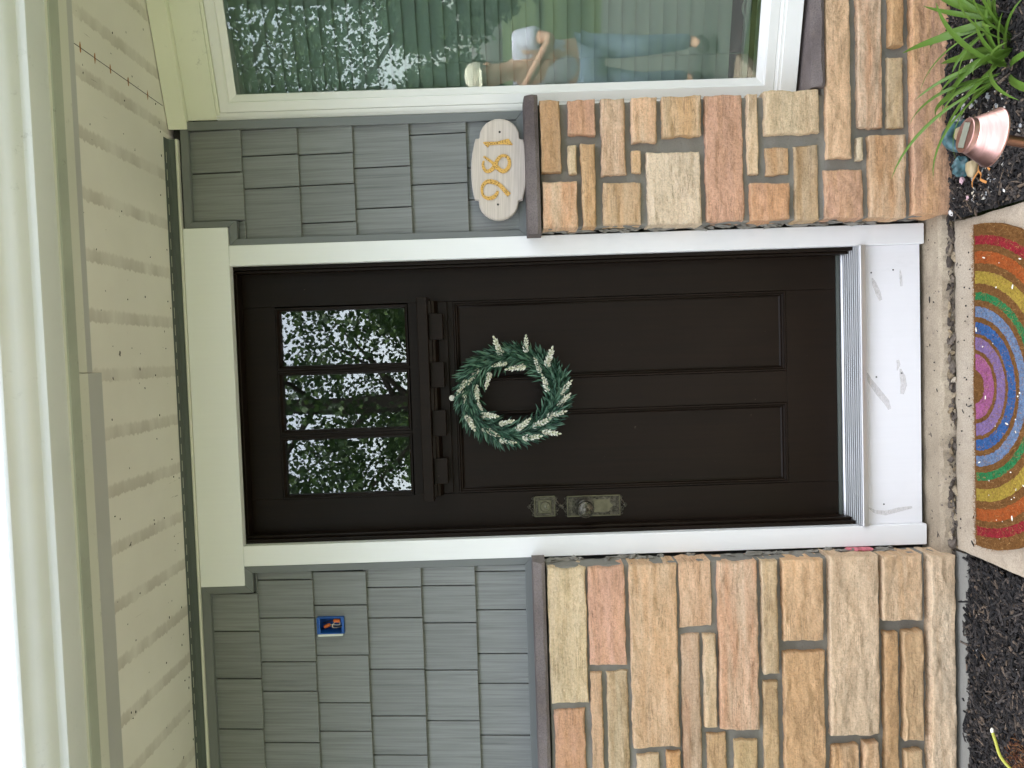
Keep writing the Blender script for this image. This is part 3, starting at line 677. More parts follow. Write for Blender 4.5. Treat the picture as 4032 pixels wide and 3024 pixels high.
for k, (pth, wd) in enumerate([([(.045, .186), (.02, .178), (-.02, .15), (-.055, .122), (-.08, .112)], .011), ([(.055, .075), (.03, .068), (.0, .064), (-.03, .07)], .011), ([(.36, .165), (.34, .158), (.31, .146), (.285, .138)], .009), ([(.385, .072), (.36, .07), (.33, .068)], .005),
                              ([(-.41, .188), (-.425, .165), (-.43, .13), (-.42, .085), (-.413, .04)], .008), ([(.05, .085), (.07, .08), (.085, .083)], .006)]):
    smear(pth, wd, .0174).build('mud_scuff', M['mud'], kb)
g = MB()
for x, z in ((.385, .095), (.378, .168), (.03, .155), (.04, .07), (-.4, .135)): g.lathe([(.0028, 0), (.0026, .001), (.0001, .0012)], 10, Matrix.Translation((x, .0179, z)) @ Matrix.Rotation(math.pi/2, 4, 'X'))
g.build('screw_heads', M['dark'], kb)
# jambs with stop
for s_ in (-1, 1):
    x = s_*OP
    b = MB(); b.box(min(x-s_*.012, x+s_*.02), max(x-s_*.012, x+s_*.02), .033, .15, .2, 2.33); b.build('jamb', M['door'], df, bevel=.001)
    b = MB(); xi = x-s_*.012; b.box(min(xi, xi-s_*.009), max(xi, xi-s_*.009), .052, .098, .2, 2.31); b.build('weatherstrip', M['door'], df, bevel=.002)
b = MB(); b.box(-.48, .48, .033, .15, 2.300, 2.34); b.build('jamb', M['door'], df, bevel=.001)
b = MB(); b.box(-.445, .445, .052, .098, 2.291, 2.3005); b.build('weatherstrip', M['door'], df, bevel=.002)
# ribbed aluminium threshold
pr = [(.105, .196), (.105, .238), (.098, .2395), (.088, .2395), (.083, .234), (.078, .2335)]
y = .078
while y > .008:
    pr += [(y-.001, .2375-(.078-y)*.28), (y-.0055, .2375-(.078-y)*.28-.0015), (y-.0062, .2342-(.078-y)*.28), (y-.0092, .2342-(.078-y)*.28)]; y -= .0095
pr += [(-.004, .2165), (-.0075, .2135), (-.0075, .199), (-.004, .1965)]
b = MB(); b.extx(pr, -.4672, .4672); b.build('threshold', M['alu'], df)

# ------------------------------------------------------------------ door
DY = .10
fd = thing('front_door', (0, DY, .24), 'dark brown craftsman door with three glass panes above a dentil shelf', 'door')
XL, XR, ZB, ZT = -.4545, .4545, .252, 2.306
b = MB()
b.box(XL, -.331, DY, DY+.045, ZB, ZT); b.build('stile', M['door'], fd, bevel=.0008)
b = MB(); b.box(.334, XR, DY, DY+.045, ZB, ZT); b.build('stile', M['door'], fd, bevel=.0008)
b = MB(); b.box(-.3305, .3335, DY+.0005, DY+.045, 2.182, ZT); b.build('top_rail', M['door'], fd, bevel=.0006)
b = MB(); b.box(-.3305, .3335, DY+.0005, DY+.045, 1.570, 1.7245); b.build('lock_rail', M['door'], fd, bevel=.0006)
b = MB(); b.box(-.3305, .3335, DY+.0008, DY+.045, ZB, .4245); b.build('bottom_rail', M['door'], fd, bevel=.0006)
b = MB(); b.box(-.0505, .0575, DY+.0005, DY+.045, .4248, 1.5697); b.build('mullion', M['door'], fd, bevel=.0006)
b = MB(); b.box(XL+.002, XR-.002, DY-.002, DY+.02, .2405, .2512); b.build('door_sweep', M['channel'], fd)
def moulding(parent, x0, x1, z0, z1, prof, name='moulding'):
    """mitred frame: profile of (inset, y)"""
    g = MB(); vs = []
    for ins, y in prof: vs += [(x0+ins, y, z0+ins), (x1-ins, y, z0+ins), (x1-ins, y, z1-ins), (x0+ins, y, z1-ins)]
    g.add(vs, [(i*4+k, i*4+(k+1) % 4, (i+1)*4+(k+1) % 4, (i+1)*4+k) for i in range(len(prof)-1) for k in range(4)])
    return g.build(name, M['door'], parent)
for x0, x1 in ((.0578, .3337), (-.3307, -.0508)):
    b = MB(); b.box(x0+.012, x1-.012, DY+.016, DY+.03, .4365, 1.558); pn = b.build('panel', M['door'], fd)
    moulding(pn, x0, x1, .4246, 1.5699, [(0, DY+.002), (.002, DY-.0025), (.006, DY-.0025), (.010, DY+.003), (.013, DY+.004), (.016, DY+.012), (.020, DY+.0155)])
LITES = [(.126, .322), (-.097, .100), (-.3225, -.1255)]
for x0, x1 in LITES:
    b = MB(); b.box(x0-.004, x1+.004, DY+.020, DY+.024, 1.735, 2.172); pn = b.build('pane', M['pane'], fd)
    moulding(pn, x0-.009, x1+.009, 1.726, 2.1815, [(0, DY+.004), (.002, DY-.003), (.006, DY-.003), (.009, DY+.002), (.012, DY+.006), (.0135, DY+.0195)])
for x0, x1 in ((.1095, .1165), (-.1165, -.1065)):
    b = MB(); b.box(x0-.0005, x1+.0005, DY+.001, DY+.045, 1.7248, 2.1818); b.build('glazing_bar', M['door'], fd, bevel=.0006)
b = MB(); b.box(-.345, .348, DY-.07, DY-.0002, 1.651, 1.6865); sh = b.build('shelf', M['door'], fd, bevel=.002)
b = MB(); b.extx([(DY, 1.6508), (DY-.045, 1.6508), (DY-.042, 1.642), (DY-.034, 1.640), (DY-.03, 1.632), (DY-.012, 1.622), (DY, 1.622)], -.332, .336); b.build('bed_moulding', M['door'], sh)
b = MB(); b.box(-.3265, .333, DY-.012, DY-.0003, 1.589, 1.6218); b.build('backboard', M['door'], sh, bevel=.0015)
for x0, x1 in ((.204, .293), (.042, .127), (-.124, -.037), (-.288, -.201)):
    b = MB(); b.box(x0, x1, DY-.048, DY-.0122, 1.603, 1.6505); b.build('dentil_block', M['door'], sh, bevel=.002)

# hardware
RX = Matrix.Rotation(math.pi/2, 4, 'X')          # local z -> -y (towards the viewer)
def ornate_plate(name, cx_, cz_, w2, h2, label):
    g = MB()
    g.box(cx_-w2, cx_+w2, DY-.004, DY-.0001, cz_-h2, cz_+h2)
    p = g.build(name, M['bronze'], fd, bevel=.0012); p['label'] = label
    g = MB(); k = 0                                # raised rim and beading
    for a in (-1, 1):
        g.box(cx_+a*w2-.0022, cx_+a*w2+.0022, DY-.0068, DY-.003, cz_-h2-.002, cz_+h2+.002)
        g.box(cx_-w2+.0023, cx_+w2-.0023, DY-.0068, DY-.003, cz_+a*h2-.0022, cz_+a*h2+.0022)
    g.build('rim', M['brass'], p, bevel=.001)
    g = MB()
    n = int(h2*2/.0062)
    for i in range(n):
        z = cz_-h2+.007+(2*h2-.014)*i/(n-1)
        for a in (-1, 1): g.box(cx_+a*(w2-.0055)-.0022, cx_+a*(w2-.0055)+.0022, DY-.0062, DY-.0035, z-.0018, z+.0018)
    n = int(w2*2/.0062)
    for i in range(1, n-1):
        x = cx_-w2+.007+(2*w2-.014)*i/(n-1)
        for a in (-1, 1): g.box(x-.0018, x+.0018, DY-.0062, DY-.0035, cz_+a*(h2-.0055)-.0022, cz_+a*(h2-.0055)+.0022)
    g.build('beading', M['bronze'], p)
    for a in (-1, 1):                              # scrolled crest at both ends
        g = MB(); z0 = cz_+a*(h2+.002)
        for s_ in (-1, 1):
            pts = []
            for i in range(18):
                th = i/17*4.6; r = .0075*(1-i/24)
                pts.append((cx_+s_*(.0135-math.cos(th)*r), DY-.004, z0+a*(.0075-math.sin(th)*r*.9)))
            g.tube(pts, [.0018]*12+[.0015]*6, 6)
            pts = [(cx_+s_*(.028-.0035*math.cos(t_)), DY-.004, z0+a*(.004+.0035*math.sin(t_))) for t_ in [k_*.55 for k_ in range(11)]]
            g.tube(pts, .0014, 6)
            g.tube([(cx_+s_*.034, DY-.003, z0), (cx_+s_*.026, DY-.0035, z0+a*.0015), (cx_+s_*.016, DY-.004, z0+a*.007), (cx_+s_*.006, DY-.004, z0+a*.014)], .0015, 6)
            g.ball((cx_+s_*.0045, DY-.004, z0+a*.0175), (.0036, .0025, .0036), 1)
        g.ball((cx_, DY-.004, z0+a*.0215), (.0036, .0025, .0036), 1); g.ball((cx_, DY-.004, z0+a*.0135), (.0036, .0025, .0036), 1); g.ball((cx_, DY-.0055, z0+a*.0175), (.002, .002, .002), 1)
        g.box(cx_-.034, cx_+.034, DY-.003, DY-.0002, min(z0, z0+a*.0018), max(z0, z0+a*.0018))
        g.build('crest', M['bronze'], p, recalc=False, smooth=True)
    return p
db = ornate_plate('deadbolt', -.3855, 1.2755, .034, .0345, 'square ornate deadbolt plate above the knob')
g = MB(); g.box(-.4085, -.3625, DY-.010, DY-.004, 1.2525, 1.2985); g.build('housing', M['brass'], db, bevel=.0012)
g = MB(); g.lathe([(.0185, 0), (.0185, .004), (.0172, .0055), (.0165, .0046), (.0001, .0046)], 32, Matrix.Translation((-.3855, DY-.0101, 1.274)) @ RX)
g.lathe([(.0072, 0), (.0072, .0014), (.0066, .0018), (.0001, .0018)], 20, Matrix.Translation((-.3855, DY-.0146, 1.2685)) @ RX); g.build('cylinder', M['brass'], db, smooth=True)
g = MB(); g.box(-.3861, -.3849, DY-.0168, DY-.0160, 1.2645, 1.2715); g.lathe([(.0014, 0), (.0014, .0008)], 8, Matrix.Translation((-.3855, DY-.016, 1.2712)) @ RX); g.build('keyhole', M['black'], db)
kp = ornate_plate('knob_plate', -.389, 1.1055, .0345, .0905, 'long ornate brass knob plate')
g = MB(); g.prism([(-.411, 1.105), (-.411, 1.055), (-.407, 1.051), (-.399, 1.050), (-.3955, 1.045), (-.389, 1.037), (-.3825, 1.045), (-.379, 1.050), (-.371, 1.051), (-.367, 1.055), (-.367, 1.105)], DY-.0055, DY-.0041); g.build('plain_field', M['brass'], kp)
rnd = random.Random(9)
for zc, zr in ((1.168, .016), (1.029, .012)):        # foliage relief
    g = MB()
    for k in range(34):
        a = rnd.uniform(0, 6.28); x = -.389+rnd.uniform(-.024, .024); z = zc+rnd.uniform(-zr, zr)
        g.ball((x, DY-.0048, z), (.0032, .0018, .0014), 1, 0, 0, mat=Matrix.Rotation(a, 3, 'Y'))
    g.ball((-.389, DY-.0055, zc), (.004, .0025, .004), 1); g.build('relief', M['bronze'], kp, recalc=False, smooth=True)
KX, KZ = -.3885, 1.139
g = MB(); g.lathe([(.021, 0), (.021, .004), (.016, .008), (.0105, .012), (.0095, .034), (.014, .040), (.024, .045), (.0285, .052), (.0295, .058), (.0275, .0645), (.0235, .0675), (.0228, .0668), (.019, .0695), (.011, .0725), (.0055, .0735), (.004, .076), (.0001, .0772)], 40, Matrix.Translation((KX, DY-.0045, KZ)) @ RX)
kn = g.build('door_knob', M['bronze'], fd, smooth=True, angle=50)
g = MB()
for k in range(26):
    a = 2*math.pi*k/26; c_ = Vector((KX+.0258*math.cos(a), DY-.0045-.0655, KZ+.0258*math.sin(a)))
    g.ball(c_, (.0014, .0014, .0022), 1, mat=Matrix.Rotation(-a, 3, 'Y'))
for k in range(8):
    a = 2*math.pi*k/8
    for r, q in ((.0185, .0), (.012, .3)):
        g.ball((KX+r*math.cos(a+q), DY-.0045-.0695-(.0185-r)*.4, KZ+r*math.sin(a+q)), (.0032, .0016, .0018), 1, mat=Matrix.Rotation(-a-q+.6, 3, 'Y'))
g.build('relief', M['brass'], kn, recalc=False, smooth=True)

# ------------------------------------------------------------------ wreath
WC = Vector((.008, DY-.035, 1.375))
wr_ = thing('wreath', (WC.x, WC.y, WC.z), 'green artificial leaf wreath with white flower spikes hung on the door', 'wreath')
def ring_pt(th, k=1.0, dy=0): return Vector((WC.x+.133*k*math.cos(th), WC.y+dy, WC.z+.152*k*math.sin(th)))
rnd = random.Random(12)
for q in range(6):
    ph, am = rnd.uniform(0, 6), rnd.uniform(.05, .11); n = 60
    pts = [ring_pt(2*math.pi*i/n, 1+.02+am*math.sin(3*2*math.pi*i/n+ph), .012+.010*math.cos(4*2*math.pi*i/n+ph)) for i in range(n+1)]
    g = MB(); g.tube(pts, rnd.uniform(.0022, .0035), 6); g.build('vine', M['vine'], wr_, recalc=False, smooth=True)
def leaf_into(g, base, d, L, wd, nrm, curl):
    d = d.normalized(); sd_ = d.cross(nrm).normalized(); up_ = sd_.cross(d)
    prof = [(0, .25), (.25, .85), (.5, 1), (.75, .7), (1, .03)]; vs = []
    for t_, k in prof:
        c_ = base+d*L*t_+up_*curl*L*t_*t_
        vs += [c_-sd_*wd*k*.5+up_*wd*.12*k, c_, c_+sd_*wd*k*.5+up_*wd*.12*k]
    g.add(vs, [(i*3+k, i*3+k+1, (i+1)*3+k+1, (i+1)*3+k) for i in range(4) for k in range(2)])
sprigs = []
for q in range(7):
    g = MB()
    for i in range(8):
        t_ = i/7; sp_ = (-1)**i*rnd.uniform(.25, .75)*(1-.5*t_); out = rnd.uniform(-.15, .55)
        d = Vector((math.cos(sp_), -out, math.sin(sp_)))
        leaf_into(g, Vector((.032*t_, 0, 0)), d, rnd.uniform(.042, .064)*(1-.15*t_), rnd.uniform(.005, .0072), Vector((0, -1, rnd.uniform(-.5, .5))), rnd.uniform(-.15, .3))
    g.tube([(-.006, 0, 0), (.034, 0, 0)], .0009, 4)
    sprigs.append(g.mesh('leaf_sprig', M['wleaf'], recalc=False, smooth=True, angle=60))
def basis(xa, yo):
    xa = xa.normalized(); y_ = (yo-xa*yo.dot(xa)).normalized(); z_ = xa.cross(y_)
    return Matrix((xa, y_, z_)).transposed().to_4x4()
n = 0
for lane, cnt, k0, sp0 in ((0, 40, 1.0, 0), (1, 48, 1.11, .55), (2, 32, .85, -.36), (3, 36, 1.06, .25), (4, 32, .94, -.18), (5, 30, 1.14, .15)):
    for i in range(cnt):
        th = 2*math.pi*(i+rnd.uniform(-.3, .3))/cnt+lane
        if lane == 1 and 1.45 < th % 6.283 < 1.95 and rnd.random() < .7: continue
        base = ring_pt(th, k0+rnd.uniform(-.03, .03), -.012-.010*(lane in (0, 3, 4))+rnd.uniform(-.006, .006))
        tan = Vector((-math.sin(th)*.133, 0, math.cos(th)*.152)).normalized(); rad = Vector((math.cos(th), 0, math.sin(th)))
        sp_ = sp0+rnd.uniform(-.16, .16)
        d = tan*math.cos(sp_)+rad*math.sin(sp_)+Vector((0, rnd.uniform(-.3, .05), 0))
        place('leaf_sprig', rnd.choice(sprigs), wr_, Matrix.Translation(base-d*.02) @ basis(d, Vector((rnd.uniform(-.3, .3), 1, 0))))
        n += 1
FL = [(.144,1.408,.199,1.428),(.152,1.325,.202,1.323),(.101,1.258,.158,1.238),(.117,1.391,.11,1.435),(.103,1.329,.097,1.387),(.083,1.279,.127,1.295),(.018,1.255,.068,1.27),(.1,1.488,.055,1.518),(.086,1.448,.04,1.462),(.047,1.498,-.002,1.491),(.063,1.528,.023,1.557),(.028,1.536,-.017,1.535),(-.012,1.492,-.042,1.478),(-.053,1.483,-.06,1.43),(-.054,1.532,-.099,1.508),(-.099,1.48,-.125,1.43),(-.088,1.421,-.077,1.378),(-.113,1.366,-.076,1.323),(-.101,1.31,-.077,1.257),(-.065,1.26,-.053,1.203),(-.034,1.223,.003,1.186),(.007,1.215,.046,1.178),(-.118,1.277,-.125,1.225),(-.137,1.344,-.132,1.288),(-.144,1.423,-.151,1.374)]
spikes = []
for q in range(4):
    g = MB(); g.tube([(0, 0, 0), (.5, 0, 0), (1, 0, 0)], [.02, .017, .012], 5, 1)
    for i in range(7):
        t_ = .12+.84*i/6; m_ = 5 if i < 6 else 3
        for k in range(m_):
            a = 2*math.pi*k/m_+i*.7; r = .25*(1-.45*t_)
            d = Vector((.85, math.cos(a), math.sin(a))) if i < 6 else Vector((1, .2*math.cos(a), .2*math.sin(a)))
            leaf_into(g, Vector((t_-.09, 0, 0)), d, r*rnd.uniform(.9, 1.3), .11, Vector((1, 0, .1)), .1)
            leaf_into(g, Vector((t_-.09, 0, 0)), d, r*rnd.uniform(.8, 1.2), .1, d.cross(Vector((1, .1, 0))), .1)
    spikes.append(g.mesh('flower_spike', [M['floret'], M['flstem']], recalc=False))
for i, (x0, z0, x1, z1) in enumerate(FL):
    a, c_ = Vector((x0, DY-.068, z0)), Vector((x1, DY-.078+rnd.uniform(-.012, .012), z1)); d = c_-a
    place('flower_spike', spikes[i % 4], wr_, Matrix.Translation(a-d*.06) @ basis(d, Vector((0, 1, rnd.uniform(-1, 1)))) @ Matrix.Scale(d.length*1.22, 4))
g = MB(); g.lathe([(.0105, 0), (.0105, .010), (.009, .014), (.0001, .016)], 18, Matrix.Translation((.002, DY-.0005, 1.583)) @ RX)
tag(g.build('wreath_hook', M['bud'], smooth=True), 'small white round hook on the door at the top of the wreath', 'hook')

# ------------------------------------------------------------------ house number plaque
PC = Vector((.749, -.012, 1.394)); tiltm = Matrix.Translation(PC) @ Matrix.Rotation(math.radians(2.6), 4, 'Y')
pq = thing('house_number_plaque', tuple(PC), 'tilted pale wooden plaque with gold house number 981 above the slate ledge', 'house number')
K = .2652*2.52/3000                                    # picture pixels -> metres on the plaque
def pl(x, y): return (-(y-870)*K, -(x-470)*K)            # -> local right, up
def smooth_loop():
    pts = []
    def q(x, y): pts.append((x, y))
    # quarter outline in plaque pixels from the centre: a = along the length, h = across
    quarter = [(735, 0), (728, 70), (706, 135), (664, 200), (610, 250), (545, 282), (490, 290), (462, 292), (446, 304), (441, 325), (440, 352), (360, 374), (240, 396), (120, 408), (0, 412)]
    for a, h in quarter: q(a, h)
    for a, h in quarter[-2::-1]: q(-a, h)
    for a, h in quarter[1:]: q(-a, -h)
    for a, h in quarter[-2:0:-1]: q(a, -h)
    return [(a*K, h*K) for a, h in pts]
lp = smooth_loop(); n = len(lp)
prof = [(1.0, .010), (1.0, -.002), (.992, -.0055), (.975, -.0085), (.95, -.0098), (.91, -.0102), (.905, -.0094), (.90, -.0102)]
g = MB(); vs = []
for k, y in prof:
    ins = (1-k)*.11
    for x, z in lp:
        L_ = math.hypot(x, z); 
        vs.append((x*(1-ins/.19*.62), y, z*(1-ins/.105*.62)))
fs = [(i*n+j, i*n+(j+1) % n, (i+1)*n+(j+1) % n, (i+1)*n+j) for i in range(len(prof)-1) for j in range(n)]
vs.append((0, -.0102, 0)); c0 = len(vs)-1; o = (len(prof)-1)*n
fs += [(o+j, o+(j+1) % n, c0) for j in range(n)]; fs.append(tuple(range(n)))
g.add(vs, fs)
me = g.mesh('board', M['plaque'], smooth=True, angle=40)
def onplaque(name, me): return place(name, me, pq, tiltm)
onplaque('board', me)
def ribbon(path, wd, y0=-.0102, y1=-.0126):
    from_ = [pl(*p) for p in path]; n = len(from_); L, R_ = [], []
    for i, (x, z) in enumerate(from_):
        a = Vector((from_[min(i+1, n-1)][0]-from_[max(i-1, 0)][0], from_[min(i+1, n-1)][1]-from_[max(i-1, 0)][1])).normalized(); k = wd[i]*K*.57
        L.append((x-a.y*k, z+a.x*k)); R_.append((x+a.y*k, z-a.x*k))
    g = MB(); vs = []
    for i in range(n): yy = y1-i*7e-6; vs += [(L[i][0], yy, L[i][1]), (R_[i][0], yy, R_[i][1]), (R_[i][0], y0, R_[i][1]), (L[i][0], y0, L[i][1])]
    fs = [(i*4+k, i*4+(k+1) % 4, (i+1)*4+(k+1) % 4, (i+1)*4+k) for i in range(n-1) for k in range(4)]+[(0, 1, 2, 3), tuple((n-1)*4+k for k in (3, 2, 1, 0))]
    g.add(vs, fs); return g
def crom(pts, per=6):
    out = []; n = len(pts)
    for i in range(n-1):
        p0, p1, p2, p3 = (Vector(pts[max(i-1, 0)]), Vector(pts[i]), Vector(pts[i+1]), Vector(pts[min(i+2, n-1)]))
        for k in range(per):
            t_ = k/per; out.append(tuple(.5*((2*p1)+(p2-p0)*t_+(2*p0-5*p1+4*p2-p3)*t_**2+(3*p1-p0-3*p2+p3)*t_**3)))
    out.append(tuple(pts[-1])); return out
def wds(ctrl, n): 
    m = len(ctrl)-1; return [ctrl[min(int(i/(n-1)*m), m-1)]*(1-(i/(n-1)*m-min(int(i/(n-1)*m), m-1)))+ctrl[min(int(i/(n-1)*m), m-1)+1]*(i/(n-1)*m-min(int(i/(n-1)*m), m-1)) for i in range(n)]
p9 = crom([(455, 1185), (432, 1240), (380, 1282), (310, 1293), (250, 1262), (222, 1190), (234, 1112), (284, 1062), (352, 1050), (432, 1072), (500, 1118), (560, 1182), (622, 1242)])
onplaque('numeral_nine', ribbon(p9, wds([30, 44, 50, 44, 36, 32, 40, 52, 58, 54, 52, 54, 62], len(p9))).mesh('numeral_nine', M['gold']))
p8 = crom([(246, 752), (232, 800), (242, 852), (274, 896), (318, 902), (368, 872), (410, 815), (440, 745), (482, 692), (542, 674), (598, 702), (620, 770), (604, 845), (556, 894), (506, 896), (458, 862), (410, 815), (366, 775), (310, 735), (243, 690)])
onplaque('numeral_eight', ribbon(p8, wds([22, 30, 36, 42, 46, 52, 54, 46, 40, 36, 40, 42, 46, 50, 52, 54, 54, 36, 30, 24], len(p8))).mesh('numeral_eight', M['gold']))
g = MB(); g.prism([pl(*p) for p in [(232, 485), (270, 478), (430, 475), (520, 450), (590, 430), (605, 432), (665, 515), (650, 520), (540, 512), (440, 515), (325, 527), (305, 558), (285, 548), (232, 497)]], -.0126, -.0102)
onplaque('numeral_one', g.mesh('numeral_one', M['gold']))
for x, y in ((472, 332), (460, 1380)):
    px, pz = pl(x, y); g = MB(); g.lathe([(.0038, 0), (.0036, .0007), (.002, .0004), (.0001, .0004)], 14, Matrix.Translation((px, -.0101, pz)) @ RX)
    onplaque('screw_hole', g.mesh('screw_hole', M['dark']))

# ------------------------------------------------------------------ electrical box
eb = thing('electrical_box', (-.749, .03, 2.015), 'open blue electrical box with orange wire nuts in the grey siding', 'electrical box')
x0, x1, z0, z1 = HOLE[0]+.001, HOLE[1]-.001, HOLE[2]+.001, HOLE[3]-.001
g = MB(); t_ = .0022
g.box(x0, x0+t_, .006, .058, z0, z1).box(x1-t_, x1, .006, .058, z0, z1).box(x0+t_, x1-t_, .006, .058, z0, z0+t_).box(x0+t_, x1-t_, .006, .058, z1-t_, z1).box(x0+t_, x1-t_, .055, .058, z0+t_, z1-t_)
g.build('box', M['bluebox'], eb)
for a, b_ in ((z1-.010, z1-t_), (z0+t_, z0+.009)):
    g = MB(); g.box(x0+t_, x0+.020, .009, .014, a, b_).box(x1-.020, x1-t_, .009, .014, a, b_).box(x0+.020, x1-.020, .009, .014, a+.001, b_-.002); g.build('screw_lug', M['bluebox'], eb)
for c_, d in (((-.737, .020, 1.997), (.15, -.2, 1)), ((-.757, .028, 2.032), (-.35, -.1, 1))):
    q = Vector(d).to_track_quat('Z', 'Y').to_matrix().to_4x4()
    g = MB(); g.lathe([(.0048, -.012), (.0062, -.010), (.006, .006), (.0045, .0095), (.0001, .0105)], 12, Matrix.Translation(c_) @ q); g.build('wire_nut', M['wnut'], eb, smooth=True)
for pth, mt in (([(-.741, .022, 2.0), (-.748, .014, 2.008), (-.758, .016, 2.010), (-.764, .028, 2.0), (-.765, .04, 1.985)], 'wire'), ([(-.74, .022, 1.99), (-.745, .018, 1.985), (-.752, .022, 1.99), (-.754, .03, 2.02)], 'wire'), ([(-.738, .025, 2.008), (-.742, .03, 2.025), (-.75, .036, 2.045)], 'blackwire'), ([(-.757, .03, 2.02), (-.762, .034, 1.99), (-.757, .045, 1.975)], 'blackwire')):
    g = MB(); g.tube(crom(pth, 5), .0017, 6); g.build('wire', M[mt], eb, recalc=False, smooth=True)
g = MB(); g.box(x0-.0085, x0-.001, .004, .012, z0+.004, z1-.002); g.build('caulk_bead', M['caulk'], eb, bevel=.002)

# ------------------------------------------------------------------ bay window
WA = math.radians(17.5); WO = Vector((.95, .02, 0))
ax, nr = Vector((math.cos(WA), -math.sin(WA), 0)), Vector((-math.sin(WA), -math.cos(WA), 0))
WM = Matrix(((ax.x, -nr.x, 0, WO.x), (ax.y, -nr.y, 0, WO.y), (0, 0, 1, 0), (0, 0, 0, 1)))     # local x along, y inward, z up
bw_ = thing('bay_window', (1.3, -.05, .41), 'white vinyl bay window with green tinted glass right of the door', 'window')
def wpart(name, g, mat, parent=bw_, **k):
    g.v = [tuple(WM @ Vector(p)) for p in g.v]; return g.build(name, mat, parent, **k)
SW = .78
g = MB(); g.box(.073, SW-.073, .022, .027, .536, 2.253); pane = wpart('pane', g, M['winglass'])
def wframe(name, x0, x1, z0, z1, prof, mat=None):
    g = MB(); vs = []
    for ins, y in prof: vs += [(x0+ins, y, z0+ins), (x1-ins, y, z0+ins), (x1-ins, y, z1-ins), (x0+ins, y, z1-ins)]
    m = len(prof)
    g.add(vs, [(i*4+k, i*4+(k+1) % 4, (i+1)*4+(k+1) % 4, (i+1)*4+k) for i in range(m-1) for k in range(4)])
    return wpart(name, g, mat or M['vinyl'])
wframe('sash', .021, SW-.021, .484, 2.306, [(0, .05), (0, .004), (.002, .002), (.030, .002), (.032, .004), (.034, .010), (.054, .020), (.056, .023), (.056, .06)])
g = MB(); g.box(-.0035, .0205, -.002, .06, .484, 2.3165).box(-.001, .004, -.006, -.002, .484, 2.3165).box(.009, .013, -.005, -.002, .484, 2.3165); wpart('jamb', g, M['vinyl'])
g = MB(); g.box(SW-.0205, SW+.09, -.01, .06, .415, 2.3165); wpart('jamb', g, M['vinyl'], bevel=.001)
g = MB(); g.box(-.001, SW-.021, -.0035, .06, 2.3065, 2.3165).box(-.0005, SW+.09, -.008, .06, 2.3168, 2.411); wpart('head_board', g, M['oldwhite'], bevel=.001)
g = MB(); g.extx([(.06, .4838), (.0, .4838), (-.001, .478), (-.006, .476), (-.006, .468), (-.010, .466), (-.014, .416), (-.012, .4145), (.06, .4145)], -.003, SW-.021); wpart('sill_board', g, M['vinyl'])
g = MB(); g.box(-.026, SW+.1, -.030, .03, 2.4115, 2.4725); wpart('crown_board', g, M['oldwhite'], bevel=.0015)
g = MB(); g.box(SW-.02, SW+.09, .061, .5, .4, 2.47); wpart('corner_post', g, M['vinyl'])
# blind behind the glass
bl = thing('window_blind', (1.3, 0, .55), 'closed pale horizontal slat blind behind the window glass', 'blind')
g = MB(); n = 6
for i in range(n+1):
    a = -.0265+.053*i/n; c_ = .004*(1-(a/.0265)**2)
    th = math.radians(71); x_, z_ = a, c_
    g.v += [(.03, x_*math.cos(th)-z_*math.sin(th), x_*math.sin(th)+z_*math.cos(th)), (SW-.05, x_*math.cos(th)-z_*math.sin(th), x_*math.sin(th)+z_*math.cos(th))]
for i in range(n): g.f.append((2*i, 2*i+1, 2*i+3, 2*i+2)); g.m.append(0)
k0 = len(g.v); g.v += [(x, y+.0009, z-.0004) for x, y, z in g.v[:k0]]
g.f += [(k0+2*i+2, k0+2*i+3, k0+2*i+1, k0+2*i) for i in range(n)]+[(0, k0, k0+1, 1), (2*n+1, k0+2*n+1, k0+2*n, 2*n)]; g.m += [0]*(n+2)
g.v = [tuple(WM.to_3x3() @ Vector(p)) for p in g.v]
slat_me = g.mesh('slat', M['blind'], smooth=True)
z = 2.262
while z > .60:
    place('slat', slat_me, bl, Matrix.Translation(WM @ Vector((0, .085, z)))); z -= .0450
g = MB(); g.box(.03, SW-.05, .06, .11, 2.285, 2.33); wpart('head_rail', g, M['blind'], bl)
g = MB(); g.box(.03, SW-.05, .072, .098, .553, .572); wpart('bottom_rail', g, M['blind'], bl, bevel=.003)
for s_ in (.155, .60):
    g = MB(); g.tube([(s_, .0725, 2.29), (s_, .0725, 1.4), (s_, .0725, .585), (s_, .068, .56)], .0011, 5); wpart('ladder_cord', g, M['blind'], bl, recalc=False)
    g = MB(); z = 2.262
    while z > .60: g.box(s_-.001, s_+.0012, .0755, .0772, z-.008, z+.008); z -= .0450
    wpart('cord_slots', g, M['black'], bl)
g = MB(); g.tube(crom([(.235, .066, .58), (.25, .064, .573), (.285, .064, .585), (.31, .066, .58), (.33, .066, .57), (.40, .066, .582), (.45, .066, .575)], 6), .004, 6); wpart('pull_cord', g, M['blind'], bl, recalc=False, smooth=True)

